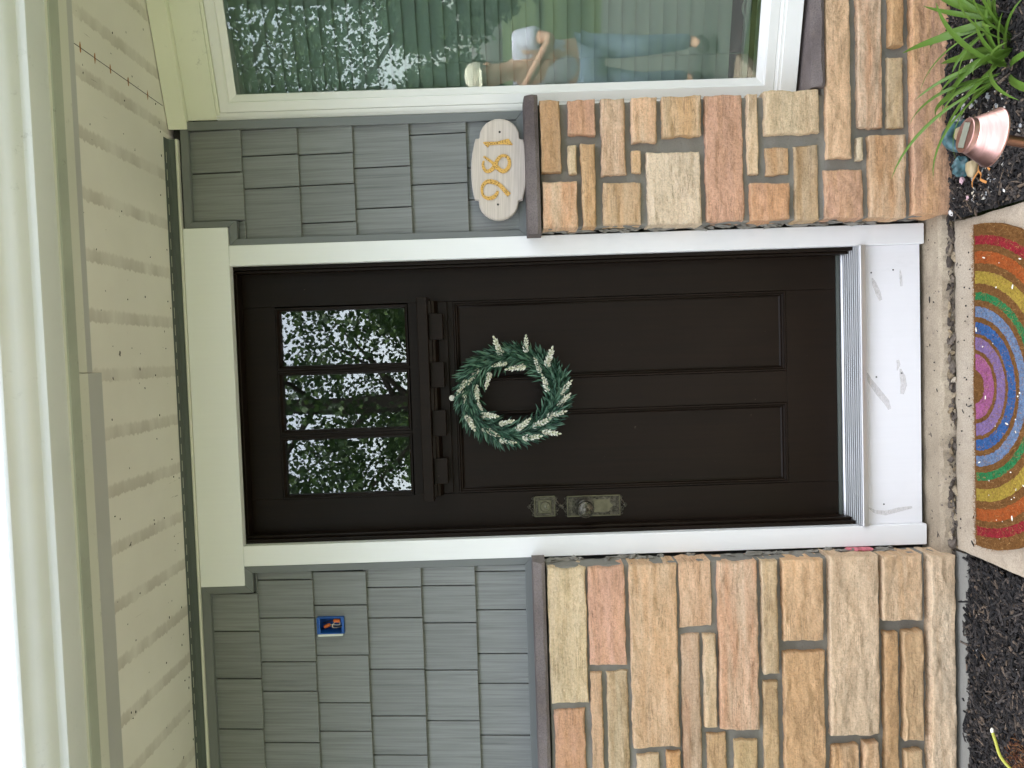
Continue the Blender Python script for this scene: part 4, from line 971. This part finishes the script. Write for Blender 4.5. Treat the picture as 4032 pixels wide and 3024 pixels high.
# ------------------------------------------------------------------ eave: soffit, channel, fascia, gutter, roof
sf = thing('soffit', (0, -.3, 2.475), 'cream painted plywood soffit with dirty board marks under the eave', 'soffit')
b = MB(); b.box(-2.6, 2.6, -.655, .05, 2.475, 2.487); b.build('plywood', M['soffit'], sf)
b = MB(); b.box(-2.6, .135, -.565, -.492, 2.4705, 2.4748); b.build('edge_strip', M['greystrip'], sf, bevel=.0008)
b = MB(); b.box(.137, 2.6, -.563, -.534, 2.4715, 2.4748); b.build('edge_strip', M['greystrip'], sf, bevel=.0008)
b = MB(); b.box(-2.6, .135, -.612, -.5655, 2.466, 2.4746); b.build('edge_strip', M['cream'], sf, bevel=.001)
b = MB(); b.box(.137, 2.6, -.608, -.5635, 2.4685, 2.4746); b.build('edge_strip', M['cream'], sf, bevel=.001)
b = MB(); b.box(-2.6, 2.6, -.6545, -.6125, 2.462, 2.4744); b.build('fascia_underside', M['fascia'], sf, bevel=.001)
b = MB(); b.extx([(.01, 2.4745), (-.036, 2.4745), (-.036, 2.4735), (-.012, 2.4725), (-.004, 2.468), (-.002, 2.452), (.01, 2.452)], -2.6, .885); b.build('wall_channel', M['channel'], sf)
g = MB(); x = -2.5
while x < .84: g.box(x, x+.035, -.0262, -.0238, 2.4722, 2.4729); x += .056
g.build('channel_slots', M['cream'], sf)
b = MB(); b.extx([(.012, 2.4515), (-.0045, 2.4515), (-.0075, 2.449), (-.0075, 2.4455), (-.0045, 2.4432), (.012, 2.4432)], -2.6, .885); b.build('bead', M['cream'], sf)
# fine crack line with rust stains over the window, and insect specks
g = MB(); g.box(.985, .9865, -.60, -.03, 2.4741, 2.4749); g.build('panel_crack', M['dark'], sf)
M['rust'] = painted('rust_stain', lin(176, 118, 66), .8, .2)
for y in (-.50, -.43, -.35, -.25, -.13):
    g = MB(); g.ball((.9858, y, 2.4748), (.014, .0035, .0006), 2, .5, int(-y*100)); g.build('rust_stain', M['rust'], sf, recalc=False)
rnd = random.Random(44); g = MB()
for k in range(46):
    x, y = rnd.uniform(-1.3, 1.1), rnd.choice((rnd.uniform(-.48, -.03), rnd.uniform(-.1, -.03)))
    g.ball((x, y, 2.4738), (rnd.uniform(.002, .005), rnd.uniform(.0015, .003), .0012), 1, .5, k)
tag(g.build('insect_specks', M['dark'], sf, recalc=False), kind='stuff')
gt = thing('gutter', (0, -.72, 2.5), 'weathered off-white metal rain gutter along the eave', 'gutter')
prof = [(-.657, 2.470), (-.7265, 2.4705), (-.7315, 2.4725), (-.7335, 2.4775), (-.7345, 2.487), (-.7365, 2.491), (-.743, 2.494), (-.752, 2.499), (-.7605, 2.5065), (-.767, 2.5155), (-.772, 2.5235), (-.779, 2.5305), (-.7855, 2.534), (-.790, 2.537), (-.7915, 2.541), (-.7915, 2.5475), (-.7885, 2.550)]
g = MB(); n = len(prof); vs = []
for x in (-2.6, 2.6): vs += [(x, y, z) for y, z in prof]+[(x, y+.0015, z+.0018) for y, z in prof[::-1]]
m = 2*n
g.add(vs, [(k, (k+1) % m, m+(k+1) % m, m+k) for k in range(m)]+[tuple(range(m)), tuple(range(2*m-1, m-1, -1))])
g.build('trough', M['gutter'], gt, smooth=True, angle=28)
b = MB(); b.box(-2.6, 2.6, -.6565, -.6548, 2.465, 2.56); b.build('back', M['cream'], gt)
rf = thing('roof_blocker', (0, 1, 2.6), 'unseen dark slab added over the gutter and house to block light', 'roof_blocker')  # unseen slab over the house, added to block light from above
b = MB(); b.add([(-2.7, -.72, 2.556), (2.7, -.72, 2.556), (2.7, 3.2, 4.3), (-2.7, 3.2, 4.3), (-2.7, -.65, 2.53), (2.7, -.65, 2.53), (2.7, 3.2, 4.2), (-2.7, 3.2, 4.2)], [(0,1,2,3),(7,6,5,4),(0,4,5,1),(1,5,6,2),(2,6,7,3),(3,7,4,0)])
b.build('blocker_slab', M['roof_blocker'], rf)
# the unlit room behind the wall
b = MB()
b.box(-2.5, 2.6, 2.2, 2.25, -.1, 2.5).box(-2.55, -2.45, .06, 2.2, -.1, 2.5).box(2.5, 2.6, .3, 2.2, -.1, 2.5).box(-2.5, 2.6, .16, 2.2, .16, .195).box(-2.5, 2.6, .06, 2.25, 2.49, 2.52)
b.box(-2.45, -.49, .061, .10, -.1, 2.49).box(.49, .93, .061, .10, -.1, 2.49).box(.93, 2.5, .061, .10, -.1, .40).box(-.49, .49, .11, .15, 2.345, 2.49).box(1.75, 2.55, .061, .30, -.1, 2.49).box(.93, 1.75, .10, .16, 2.34, 2.49).box(-.5, .5, .05, .15, -.1, .19)
tag(b.build('room_walls', M['room']), kind='structure')

# ------------------------------------------------------------------ doormat
mo = thing('doormat', (.003, -.49, -.045), 'brown coir doormat with a rainbow of coloured arcs on the walkway', 'doormat')
g = MB(); nr_, na = 46, 90; vs = []; RM = .488          # half-moon: straight edge to the door
for a_ in range(na+1):
    th = math.pi*a_/na
    for q in range(nr_+1):
        rr = RM*q/nr_; x, y = rr*math.cos(th), -rr*math.sin(th)
        e = 1 if (q == nr_ or a_ in (0, na)) else 0
        vs.append((x+e*.003*noise.noise(Vector((x*60, y*60, 3))), y+e*.004*noise.noise(Vector((x*60, y*60, 9))), .014-e*.003+.0012*noise.noise(Vector((x*70, y*70, 0)))))
idx = lambda i, j: j*(nr_+1)+i
fs = [(idx(i, j), idx(i, j+1), idx(i+1, j+1), idx(i+1, j)) for j in range(na) for i in range(nr_)]
ring = [idx(i, 0) for i in range(nr_)]+[idx(nr_, j) for j in range(na)]+[idx(i, na) for i in range(nr_, -1, -1)]
o = len(vs); vs += [(vs[k][0], vs[k][1], 0) for k in ring]; n = len(ring); fs += [(ring[k], ring[(k+1) % n], o+(k+1) % n, o+k) for k in range(n)]
MATZ = Matrix.Translation((.003, -.213, -.044))
g.add(vs, fs); me = g.mesh('pile', M['coir'], smooth=True, angle=60); place('pile', me, mo, MATZ)
rnd = random.Random(8); g = MB()                       # standing coir fibres dyed like the pile
for k in range(26000):
    x, y = rnd.uniform(-.486, .486), rnd.uniform(-.36, .001)
    if math.hypot(x, y) > .487: continue
    a, L = rnd.uniform(0, 6.28), rnd.uniform(.005, .012); dx, dy = math.cos(a), math.sin(a); h = rnd.uniform(.0, .0035)
    w_ = .0008
    g.add([(x-dy*w_, y+dx*w_, .0145), (x+dy*w_, y-dx*w_, .0145), (x+dx*L, y+dy*L, .0145+h)], [(0, 1, 2)])
o_ = place('fibres', g.mesh('fibres', M['coir'], recalc=False), mo, MATZ); o_['kind'] = 'stuff'
g = MB()
for k in range(5200):
    x, y = rnd.uniform(-.489, .489), rnd.uniform(-.34, .004)
    if math.hypot(x, y) > .489: continue
    a, L = rnd.uniform(0, 6.28), rnd.uniform(.006, .014); dx, dy = math.cos(a)*L, math.sin(a)*L; w_ = .0006
    g.add([(x-dy/L*w_, y+dx/L*w_, .015), (x+dy/L*w_, y-dx/L*w_, .015), (x+dx, y+dy, .0165+rnd.uniform(0, .003))], [(0, 1, 2)])
o_ = place('loose_fibres', g.mesh('loose_fibres', M['fuzz'], recalc=False), mo, MATZ); o_['kind'] = 'stuff'
g = MB()
for k in range(34):
    x, y = rnd.uniform(-.45, .45), rnd.uniform(-.3, -.02); s_ = rnd.uniform(.0012, .003); a = rnd.uniform(0, 3)
    g.ball((x, y, .017), (s_*rnd.choice((1, 1, 3)), s_, s_*.7), 1, .4, k, mat=Matrix.Rotation(a, 3, 'Z'))
o_ = place('paint_flecks', g.mesh('paint_flecks', M['bud'], recalc=False), mo, MATZ); o_['kind'] = 'stuff'

g = MB(); rnd = random.Random(77)                      # crumbs of mulch swept onto the concrete
for k in range(70):
    x = rnd.uniform(-.52, .51); y, z = (rnd.uniform(-.2, -.09), -.043) if rnd.random() < .55 else (rnd.uniform(-.06, .01), -.011)
    s_ = rnd.uniform(.001, .0032)
    g.ball((x, y, z), (s_*rnd.choice((1, 1, 2.5, 4)), s_, s_*.6), 1, .8, k, mat=Matrix.Rotation(rnd.uniform(0, 3.1), 3, 'Z'))
tag(g.build('mulch_crumbs', M['mulch'], recalc=False), 'dark mulch crumbs on the concrete by the doorstep', 'crumbs', kind='stuff')
# ------------------------------------------------------------------ garden light
LP = Vector((.565, -.86, -.03)); lean = math.radians(8.5)
gl = thing('garden_light', tuple(LP), 'rose copper solar garden light leaning in the mulch right of the walkway', 'garden light')
LM = Matrix.Translation((.583, -.86, .316)) @ Matrix.Rotation(lean, 4, 'Y') @ Matrix.Rotation(math.radians(-4), 4, 'X')
g = MB(); g.lathe([(.060, -.002), (.0625, 0), (.0622, .0028), (.0600, .0045), (.0400, .0455), (.0372, .0475), (.0370, .0482), (.0370, .0585), (.0360, .0600), (.0001, .0602)], 64, LM); sh_ = g.build('shade', M['copper'], gl, smooth=True, angle=32)
g = MB(); g.box(-.0265, .0265, -.0135, .0135, .0604, .0616, mat=LM @ Matrix.Rotation(math.radians(-18), 4, 'Z')); g.build('solar_panel', M['solar'], sh_)
g = MB(); g.box(-.0282, .0282, -.0152, .0152, .0601, .0609, mat=LM @ Matrix.Rotation(math.radians(-18), 4, 'Z')); g.build('panel_frame', M['coppermatt'], sh_)
g = MB(); g.lathe([(.0150, -.012), (.0155, -.010), (.0155, -.003), (.058, -.0025), (.058, -.0015), (.0001, -.001)], 32, LM); g.build('collar', M['coppermatt'], gl, smooth=True)
g = MB(); top = LM @ Vector((0, 0, -.005)); g.tube([top, LP+Vector((-.052, 0, -.03))], .0112, 20); g.build('pole', M['coppermatt'], gl, smooth=True)

# ------------------------------------------------------------------ painted ornament, shells, shavings
def blob(g, c, r, seed, amp=.25, rot=0, mi=0, sub=3): g.ball(c, r, sub, amp, seed, mi, mat=Matrix.Rotation(rot, 3, 'Z'))
og = thing('garden_ornament', (.755, -.2, -.035), 'small teal and tan painted ceramic ornament behind the copper light', 'ornament')
g = MB(); g.tube(crom([(.795, -.198, -.02), (.79, -.19, .010), (.765, -.186, .028), (.738, -.192, .018), (.724, -.2, -.02)], 6), [.012]+[.017]*22+[.012]*2, 12); g.build('shell_body', M['teal'], og, recalc=False, smooth=True)
g = MB(); blob(g, (.764, -.204, -.008), (.026, .014, .026), 2, .2); g.build('belly', M['tan'], og, recalc=False, smooth=True)
g = MB(); blob(g, (.811, -.195, .004), (.013, .012, .017), 5, .35); g.build('head', M['grey'], og, recalc=False, smooth=True)
g = MB(); blob(g, (.788, -.215, -.012), (.006, .005, .008), 6); g.build('spot', painted('crimson', lin(150, 40, 60), .4), og, recalc=False, smooth=True)
og = thing('garden_ornament', (.665, -.22, -.035), 'small blue painted ceramic ornament with a tan base left of the copper light', 'ornament')
g = MB(); blob(g, (.668, -.20, -.004), (.031, .020, .023), 3, .5); g.build('back', M['teal'], og, recalc=False, smooth=True)
g = MB(); blob(g, (.655, -.232, -.018), (.026, .018, .017), 4, .2); g.build('base', M['tan'], og, recalc=False, smooth=True)
def bit(name, c, r, mat, seed, label, cat, rot=0, amp=.4):
    g = MB(); blob(g, (0, 0, 0), r, seed, amp, rot, sub=2); o = g.build(name, M[mat], recalc=False, smooth=True); o.location = c; return tag(o, label, cat)
bit('shell', (.545, -.112, -.026), (.011, .007, .008), 'shell', 3, 'white broken shell beside the corner of the walkway and the stone base', 'shell', .5)
bit('shell', (.634, -.172, -.024), (.013, .008, .008), 'pinkshell', 8, 'pale pink shell at the foot of the stone wall by the blue ornament', 'shell', -.4, .6)
bit('pebble', (.575, -.195, -.027), (.009, .007, .005), 'pinkshell', 9, 'small pink stone in the mulch near the walkway edge', 'pebble', .2, .5)
bit('pebble', (-.835, -.165, -.066), (.012, .006, .005), 'grey', 11, 'long grey pebble in the mulch left of the doormat', 'pebble', .3, .3)
for i, (pth, lb) in enumerate([([(.655, -.262, -.02), (.64, -.272, -.014), (.628, -.278, -.018), (.612, -.285, -.012), (.60, -.30, -.02)], 'curled orange wood shaving in front of the blue ornament'),
                  ([(.672, -.292, -.018), (.655, -.305, -.012), (.632, -.318, -.018)], 'straight orange wood shaving near the copper light'), ([(.64, -.262, -.02), (.618, -.245, -.013), (.60, -.232, -.02)], 'short orange wood shaving nearest the stone wall')]):
    g = MB(); q = crom(pth, 4); vs = []
    for j, p in enumerate(q):
        p = Vector(p); d = (Vector(q[min(j+1, len(q)-1)])-Vector(q[max(j-1, 0)])).normalized(); s_ = d.cross(Vector((0, .3, 1))).normalized()*.0042
        vs += [p-s_, p+s_, p+s_+Vector((0, 0, .0015)), p-s_+Vector((0, 0, .0015))]
    g.add(vs, [(j*4+k, j*4+(k+1) % 4, (j+1)*4+(k+1) % 4, (j+1)*4+k) for j in range(len(q)-1) for k in range(4)]+[(0, 1, 2, 3), tuple(len(vs)-4+k for k in (3, 2, 1, 0))])
    tag(g.build('wood_shaving', M['shaving']), lb, 'wood shaving')
for pth, r, lb in (([(-.82, -.17, -.066), (-.84, -.2, -.062), (-.862, -.235, -.066)], .0022, 'thin brown twig in the mulch left of the doormat'), ([(-.83, -.135, -.066), (-.85, -.16, -.062), (-.868, -.185, -.066)], .0018, 'shorter pale twig in the mulch near the left stone wall')):
    g = MB(); g.tube(crom(pth, 4), r, 6); tag(g.build('twig', M['twig'], recalc=False, smooth=True), lb, 'twig')

# ------------------------------------------------------------------ strap-leaved plants
def blade(base, az, L, wd, arch, rnd, el0=1.25):
    """one strap leaf: rises at el0 and bends over by arch"""
    n = 12; p = Vector(base); e = el0; vs = []; h = Vector((math.cos(az), math.sin(az), 0)); s_ = Vector((-math.sin(az), math.cos(az), 0)); tw = rnd.uniform(-.5, .5)
    for i in range(n+1):
        t_ = i/n; d = h*math.cos(e)+Vector((0, 0, 1))*math.sin(e); up_ = s_.cross(d)
        k = wd*(.55+.45*min(1, t_*4))*(1-max(0, t_-.55)/.45)**.7+.0003
        sd_ = (s_*math.cos(tw*t_)+up_*math.sin(tw*t_))
        vs += [p-sd_*k*.5+up_*k*.16, p-up_*k*.02, p+sd_*k*.5+up_*k*.16]
        p = p+d*(L/n); e -= arch/n*(.4+1.2*t_)
    g = MB(); g.add(vs, [(i*3+k, i*3+k+1, (i+1)*3+k+1, (i+1)*3+k) for i in range(n) for k in range(2)])
    return g
def plant(loc, nleaf, seed, label, Ls=(.16, .30)):
    rnd = random.Random(seed); t_ = thing('strap_leaf_plant', loc, label, 'plant', 'strap leaved plants in the right bed')
    for k in range(nleaf):
        az = rnd.uniform(0, 6.283); r = rnd.uniform(0, .022)
        blade((loc[0]+math.cos(az)*r, loc[1]+math.sin(az)*r, loc[2]-.01), az+rnd.uniform(-.4, .4), rnd.uniform(*Ls), rnd.uniform(.015, .023), rnd.uniform(.8, 2.3), rnd, rnd.uniform(.55, 1.35)).build('leaf', M['grassleaf'], t_, recalc=False, smooth=True, angle=70)
    return t_
pa = plant((.955, -.38, -.03), 14, 3, 'leafy green strap-leaved plant in the mulch beneath the window, nearer the frame edge')
pb = plant((.895, -.36, -.03), 11, 5, 'green strap-leaved plant with long blades reaching over the stone base')
pc = plant((1.05, -.33, -.03), 11, 9, 'green strap-leaved plant half cut off by the top right corner')
rnd = random.Random(2)
for az, L, wd, arch, el, bx, by in ((2.75, .40, .015, 1.15, 1.15, .885, -.34), (2.9, .33, .011, 1.4, 1.0, .88, -.33), (3.0, .30, .010, 1.9, 1.1, .885, -.36), (2.2, .27, .017, 1.9, 1.45, .90, -.30), (2.5, .24, .016, .8, 1.35, .94, -.33)):
    blade((bx, by, -.04), az, L, wd, arch, rnd, el).build('leaf', M['grassleaf'], pb, recalc=False, smooth=True, angle=70)
# withered tuft with a single yellow-green shoot, bottom left bed
wt = thing('withered_tuft', (-1.06, -.36, -.07), 'reddish brown withered plant tuft in the mulch of the left bed', 'plant')
rnd = random.Random(15); g = MB()
for k in range(900):
    a, r = rnd.uniform(0, 6.28), .075*math.sqrt(rnd.random()); h = .03*(1-(r/.085)**2)
    p = Vector((-1.085+r*math.cos(a)*1.1, -.37+r*math.sin(a)*.8, -.072+h*rnd.random())); d = Vector((rnd.gauss(0, 1), rnd.gauss(0, 1), rnd.uniform(-.1, 1)))
    leaf_into(g, p, d, rnd.uniform(.008, .018), rnd.uniform(.002, .0045), Vector((rnd.random(), rnd.random(), rnd.random()+.1)), rnd.uniform(-.5, .6))
o_ = g.build('curled_leaves', M['moss'], wt, recalc=False); o_['kind'] = 'stuff'
st_ = thing('bare_shoot', (-1.1, -.42, -.07), 'single yellow-green shoot with a pale tip in the left bed', 'shoot')
pth = crom([(-1.12, -.44, -.07), (-1.085, -.42, -.015), (-1.05, -.40, .012), (-1.012, -.385, .018), (-.988, -.378, .022)], 6)
g = MB(); g.tube(pth, .0042, 8); g.build('stem', M['budstem'], st_, recalc=False, smooth=True)
g = MB(); g.ball(Vector(pth[-1])+Vector((.005, .001, .001)), (.0085, .005, .005), 2, .1, 1); g.build('bud', M['bud'], st_, recalc=False, smooth=True)

# ------------------------------------------------------------------ trees across the yard (mirrored in the glass)
def crown_mesh(name, seed, R_, H, ncl, nl, size):
    rnd = random.Random(seed); g = MB()
    for c in range(ncl):
        while True:
            p = Vector((rnd.uniform(-1, 1), rnd.uniform(-1, 1), rnd.uniform(-1, 1)))
            if .25 < p.length < 1: break
        p = Vector((p.x*R_, p.y*R_, p.z*H/2)); cr = rnd.uniform(.45, .95)
        for k in range(nl):
            q = p+Vector((rnd.gauss(0, .5), rnd.gauss(0, .5), rnd.gauss(0, .36)))*cr
            a = Vector((rnd.gauss(0, 1), rnd.gauss(0, 1), rnd.gauss(0, .7))).normalized(); b_ = a.orthogonal().normalized(); b_ = Matrix.Rotation(rnd.uniform(0, 6.28), 3, a) @ b_; c_ = a.cross(b_)
            s_ = size*rnd.uniform(.6, 1.3)
            g.add([q-b_*s_*.5, q+c_*s_*.36-b_*s_*.05, q+b_*s_*.5, q-c_*s_*.36-b_*s_*.05], [(0, 1, 2, 3)])
    return g.mesh(name, M['leafs'], recalc=False)
crowns = [crown_mesh('crown', 1, 3.4, 7.5, 150, 130, .11), crown_mesh('crown', 2, 3.2, 8.0, 150, 125, .105), crown_mesh('crown', 3, 3.4, 8.0, 190, 80, .3)]
def trunk_mesh(seed, H):
    rnd = random.Random(seed); g = MB()
    g.tube([(0, 0, -.2), (.05, .02, H*.25), (-.05, .06, H*.5), (.03, 0, H*.8), (0, 0, H)], [.26, .21, .17, .09, .03], 10)
    for k in range(11):
        z = H*rnd.uniform(.25, .85); a = rnd.uniform(0, 6.28); L = rnd.uniform(1.2, 2.8); d = Vector((math.cos(a), math.sin(a), rnd.uniform(.2, .8)))
        g.tube([Vector((0, 0, z)), Vector((0, 0, z))+d*L*.5, Vector((0, 0, z))+d*L+Vector((0, 0, .3))], [.07, .045, .012], 6)
    return g.mesh('trunk', M['bark'], recalc=False, smooth=True)
trunks = [trunk_mesh(4, 9.5), trunk_mesh(5, 10.5), trunk_mesh(6, 10)]
TREES = [(-.75, -12, 0, 1.0, 6.6), (-4.9, -13.5, 1, .95, 6.0), (-9.4, -11.5, 0, 1.0, 6.2), (4.1, -13, 1, 1.0, 6.4), (8.4, -10.5, 0, .95, 6.2), (-14, -13, 1, 1.0, 6.2), (13.5, -13, 1, 1.0, 6.2)]
TREES += [(-34+5.2*i+((i*37) % 5-2)*.4, -24-((i*53) % 7), 2, .64+.05*((i*29) % 4), 5.0) for i in range(14)]
for i, (x, y, k, s_, ch) in enumerate(TREES):
    t_ = thing('tree', (x, y, -.1), 'leafy tree whose dark trunk is mirrored in the middle pane of the door' if i == 0 else 'leafy tree across the front yard, seen only as a reflection in the glass', 'tree', 'trees reflected in the glass')
    T_ = Matrix.Translation((x, y, -.1)) @ Matrix.Rotation(i*1.7, 4, 'Z') @ Matrix.Scale(s_, 4)
    place('trunk', trunks[k], t_, T_); place('crown', crowns[k], t_, T_ @ Matrix.Translation((0, 0, ch)))

# ------------------------------------------------------------------ the photographer, mirrored in the window
def skin(name, verts, edges, rad, mat, parent, root=0, sub=2):
    me = bpy.data.meshes.new(name); me.from_pydata([Vector(v) for v in verts], edges, []); me.materials.append(mat)
    o = place(name, me, parent)
    md = o.modifiers.new('skin', 'SKIN'); md.use_smooth_shade = True
    for i, r in enumerate(rad):
        sv = me.skin_vertices[0].data[i]; rr = r if hasattr(r, '__len__') else (r, r); sv.radius = rr; sv.use_root = (i == root)
    s_ = o.modifiers.new('sub', 'SUBSURF'); s_.levels = sub; s_.render_levels = sub
    return o
PX, PY = .30, -2.98
pe = thing('person', (PX, PY, -.045), 'person in white cap, pale shirt and light jeans holding up a phone', 'person')
Zg = -.045
J = dict(pel=(PX, PY-.04, .80), sp1=(PX, PY-.01, .98), sp2=(PX, PY+.04, 1.14), neck=(PX-.01, PY+.07, 1.30), hd0=(PX-.02, PY+.10, 1.38), hd1=(PX-.03, PY+.12, 1.46), hd2=(PX-.03, PY+.115, 1.545),
         shR=(PX+.19, PY+.05, 1.235), elR=(PX+.225, PY+.19, 1.03), wrR=(.225, -2.615, 1.245), paR=(.205, -2.585, 1.285),
         shL=(PX-.19, PY+.05, 1.235), elL=(PX-.25, PY+.20, 1.03), wrL=(.085, -2.615, 1.245), paL=(.105, -2.585, 1.285),
         hiR=(PX+.10, PY-.04, .76), knR=(PX+.12, PY+.06, .42), anR=(PX+.12, PY-.02, .05), toR=(PX+.13, PY+.14, .0),
         hiL=(PX-.10, PY-.04, .76), knL=(PX-.12, PY+.06, .42), anL=(PX-.12, PY-.02, .05), toL=(PX-.13, PY+.14, .0))
names = list(J); ix = {k: i for i, k in enumerate(names)}
E_ = [('pel', 'sp1'), ('sp1', 'sp2'), ('sp2', 'neck'), ('neck', 'hd0'), ('hd0', 'hd1'), ('hd1', 'hd2'), ('sp2', 'shR'), ('shR', 'elR'), ('elR', 'wrR'), ('wrR', 'paR'), ('sp2', 'shL'), ('shL', 'elL'), ('elL', 'wrL'), ('wrL', 'paL'), ('pel', 'hiR'), ('hiR', 'knR'), ('knR', 'anR'), ('anR', 'toR'), ('pel', 'hiL'), ('hiL', 'knL'), ('knL', 'anL'), ('anL', 'toL')]
Rd = dict(pel=(.14, .10), sp1=(.135, .10), sp2=(.15, .10), neck=.055, hd0=(.06, .075), hd1=(.075, .095), hd2=(.065, .08), shR=.06, elR=.04, wrR=.027, paR=(.035, .02), shL=.06, elL=.04, wrL=.027, paL=(.035, .02), hiR=.085, knR=.055, anR=.038, toR=.03, hiL=.085, knL=.055, anL=.038, toL=.03)
verts = [J[k] for k in names]; rads = [Rd[k] for k in names]; edges = [(ix[a], ix[b_]) for a, b_ in E_]
# five fingers per hand, closed on the phone edges
for s_, pk in ((1, 'paR'), (-1, 'paL')):
    bx, by, bz = J[pk]
    for q, (dz, L) in enumerate(((.028, .030), (.010, .033), (-.008, .031), (-.026, .026))):
        i0 = len(verts)
        verts += [(bx-s_*.004, by+.012, bz+dz), (bx-s_*.006, by+.030, bz+dz+.006), (bx-s_*.012-s_*L*.2, by+.040, bz+dz+.008)]; rads += [.010, .009, .008]; edges += [(ix[pk], i0), (i0, i0+1), (i0+1, i0+2)]
    i0 = len(verts); verts += [(bx-s_*.012, by-.005, bz+.03), (bx-s_*.028, by-.004, bz+.055)]; rads += [.011, .009]; edges += [(ix[pk], i0), (i0, i0+1)]
body = skin('body', verts, edges, rads, M['skin'], pe)
def sub(keys, scale, name, mat):
    ks = list(keys); e2 = [(ks.index(a), ks.index(b_)) for a, b_ in E_ if a in ks and b_ in ks]
    return skin(name, [J[k] for k in ks], e2, [tuple(r+scale for r in (Rd[k] if hasattr(Rd[k], '__len__') else (Rd[k],)*2)) for k in ks], mat, pe)
J['mR'] = tuple((Vector(J['shR'])*.35+Vector(J['elR'])*.65)); J['mL'] = tuple((Vector(J['shL'])*.35+Vector(J['elL'])*.65)); Rd['mR'] = Rd['mL'] = .055
E_ += [('shR', 'mR'), ('shL', 'mL')]
sub(('pel', 'sp1', 'sp2', 'shR', 'mR', 'shL', 'mL'), .022, 'shirt', M['shirt'])
sub(('pel', 'hiR', 'knR', 'anR', 'hiL', 'knL', 'anL'), .016, 'jeans', M['jeans'])
hc = Vector(J['hd2'])
g = MB(); g.lathe([(.094, -.02), (.098, .0), (.094, .035), (.078, .066), (.045, .087), (.0001, .093)], 24, Matrix.Translation(hc+Vector((0, -.005, -.005))) @ Matrix.Diagonal((.92, 1.12, 1, 1)))
vs = []
for i in range(9):
    a = math.pi*(.18+.64*i/8); vs += [Vector((hc.x+.086*math.cos(a), hc.y+.098*math.sin(a), hc.z-.015)), Vector((hc.x+.085*math.cos(a), hc.y+.08+.10*math.sin(a), hc.z-.035))]
g.add(vs+[v-Vector((0, 0, .004)) for v in vs], [(2*i, 2*i+1, 2*i+3, 2*i+2) for i in range(8)]+[(18+2*i+2, 18+2*i+3, 18+2*i+1, 18+2*i) for i in range(8)])
g.build('cap', M['cap'], pe, smooth=True)
g = MB(); g.ball(hc+Vector((0, -.035, -.05)), (.082, .075, .07), 2, .15, 3); g.build('hair', M['hair'], pe, recalc=False, smooth=True)
g = MB()
for s_ in (-1, 1): g.ball(Vector(J['hd1'])+Vector((s_*.032, .088, .03)), (.011, .008, .006), 2)
g.build('eyes', M['hair'], pe, recalc=False, smooth=True)
g = MB(); hd = Vector(J['hd1']); g.tube([hd+Vector((0, .088, .03)), hd+Vector((0, .106, .0)), hd+Vector((0, .09, -.012))], [.007, .013, .009], 8)
for s_ in (-1, 1): g.ball(hd+Vector((s_*.078, .0, .015)), (.012, .02, .03), 2)
g.tube([hd+Vector((-.022, .086, -.04)), hd+Vector((0, .094, -.041)), hd+Vector((.022, .086, -.04))], [.004, .007, .004], 6)
g.build('face', M['skin'], pe, recalc=False, smooth=True)
g = MB()
for k in ('anR', 'anL'): a = Vector(J[k]); g.ball((a.x, a.y+.08, Zg+.045), (.05, .14, .045), 2, .05, 1)
g.build('shoes', M['shoe'], pe, recalc=False, smooth=True)
ph = thing('phone', (.155, -2.56, 1.24), 'dark phone with a lime green case held by the person', 'phone')
b = MB(); b.box(.118, .192, -2.552, -2.544, 1.235, 1.395); b.build('body', M['black'], ph, bevel=.003)
b = MB(); b.box(.1165, .1935, -2.5545, -2.5522, 1.2335, 1.3965); b.build('case', M['lime'], ph)
b = MB(); b.box(.14, .182, -2.5438, -2.542, 1.345, 1.388); b.build('camera_island', M['dark'], ph, bevel=.0006)
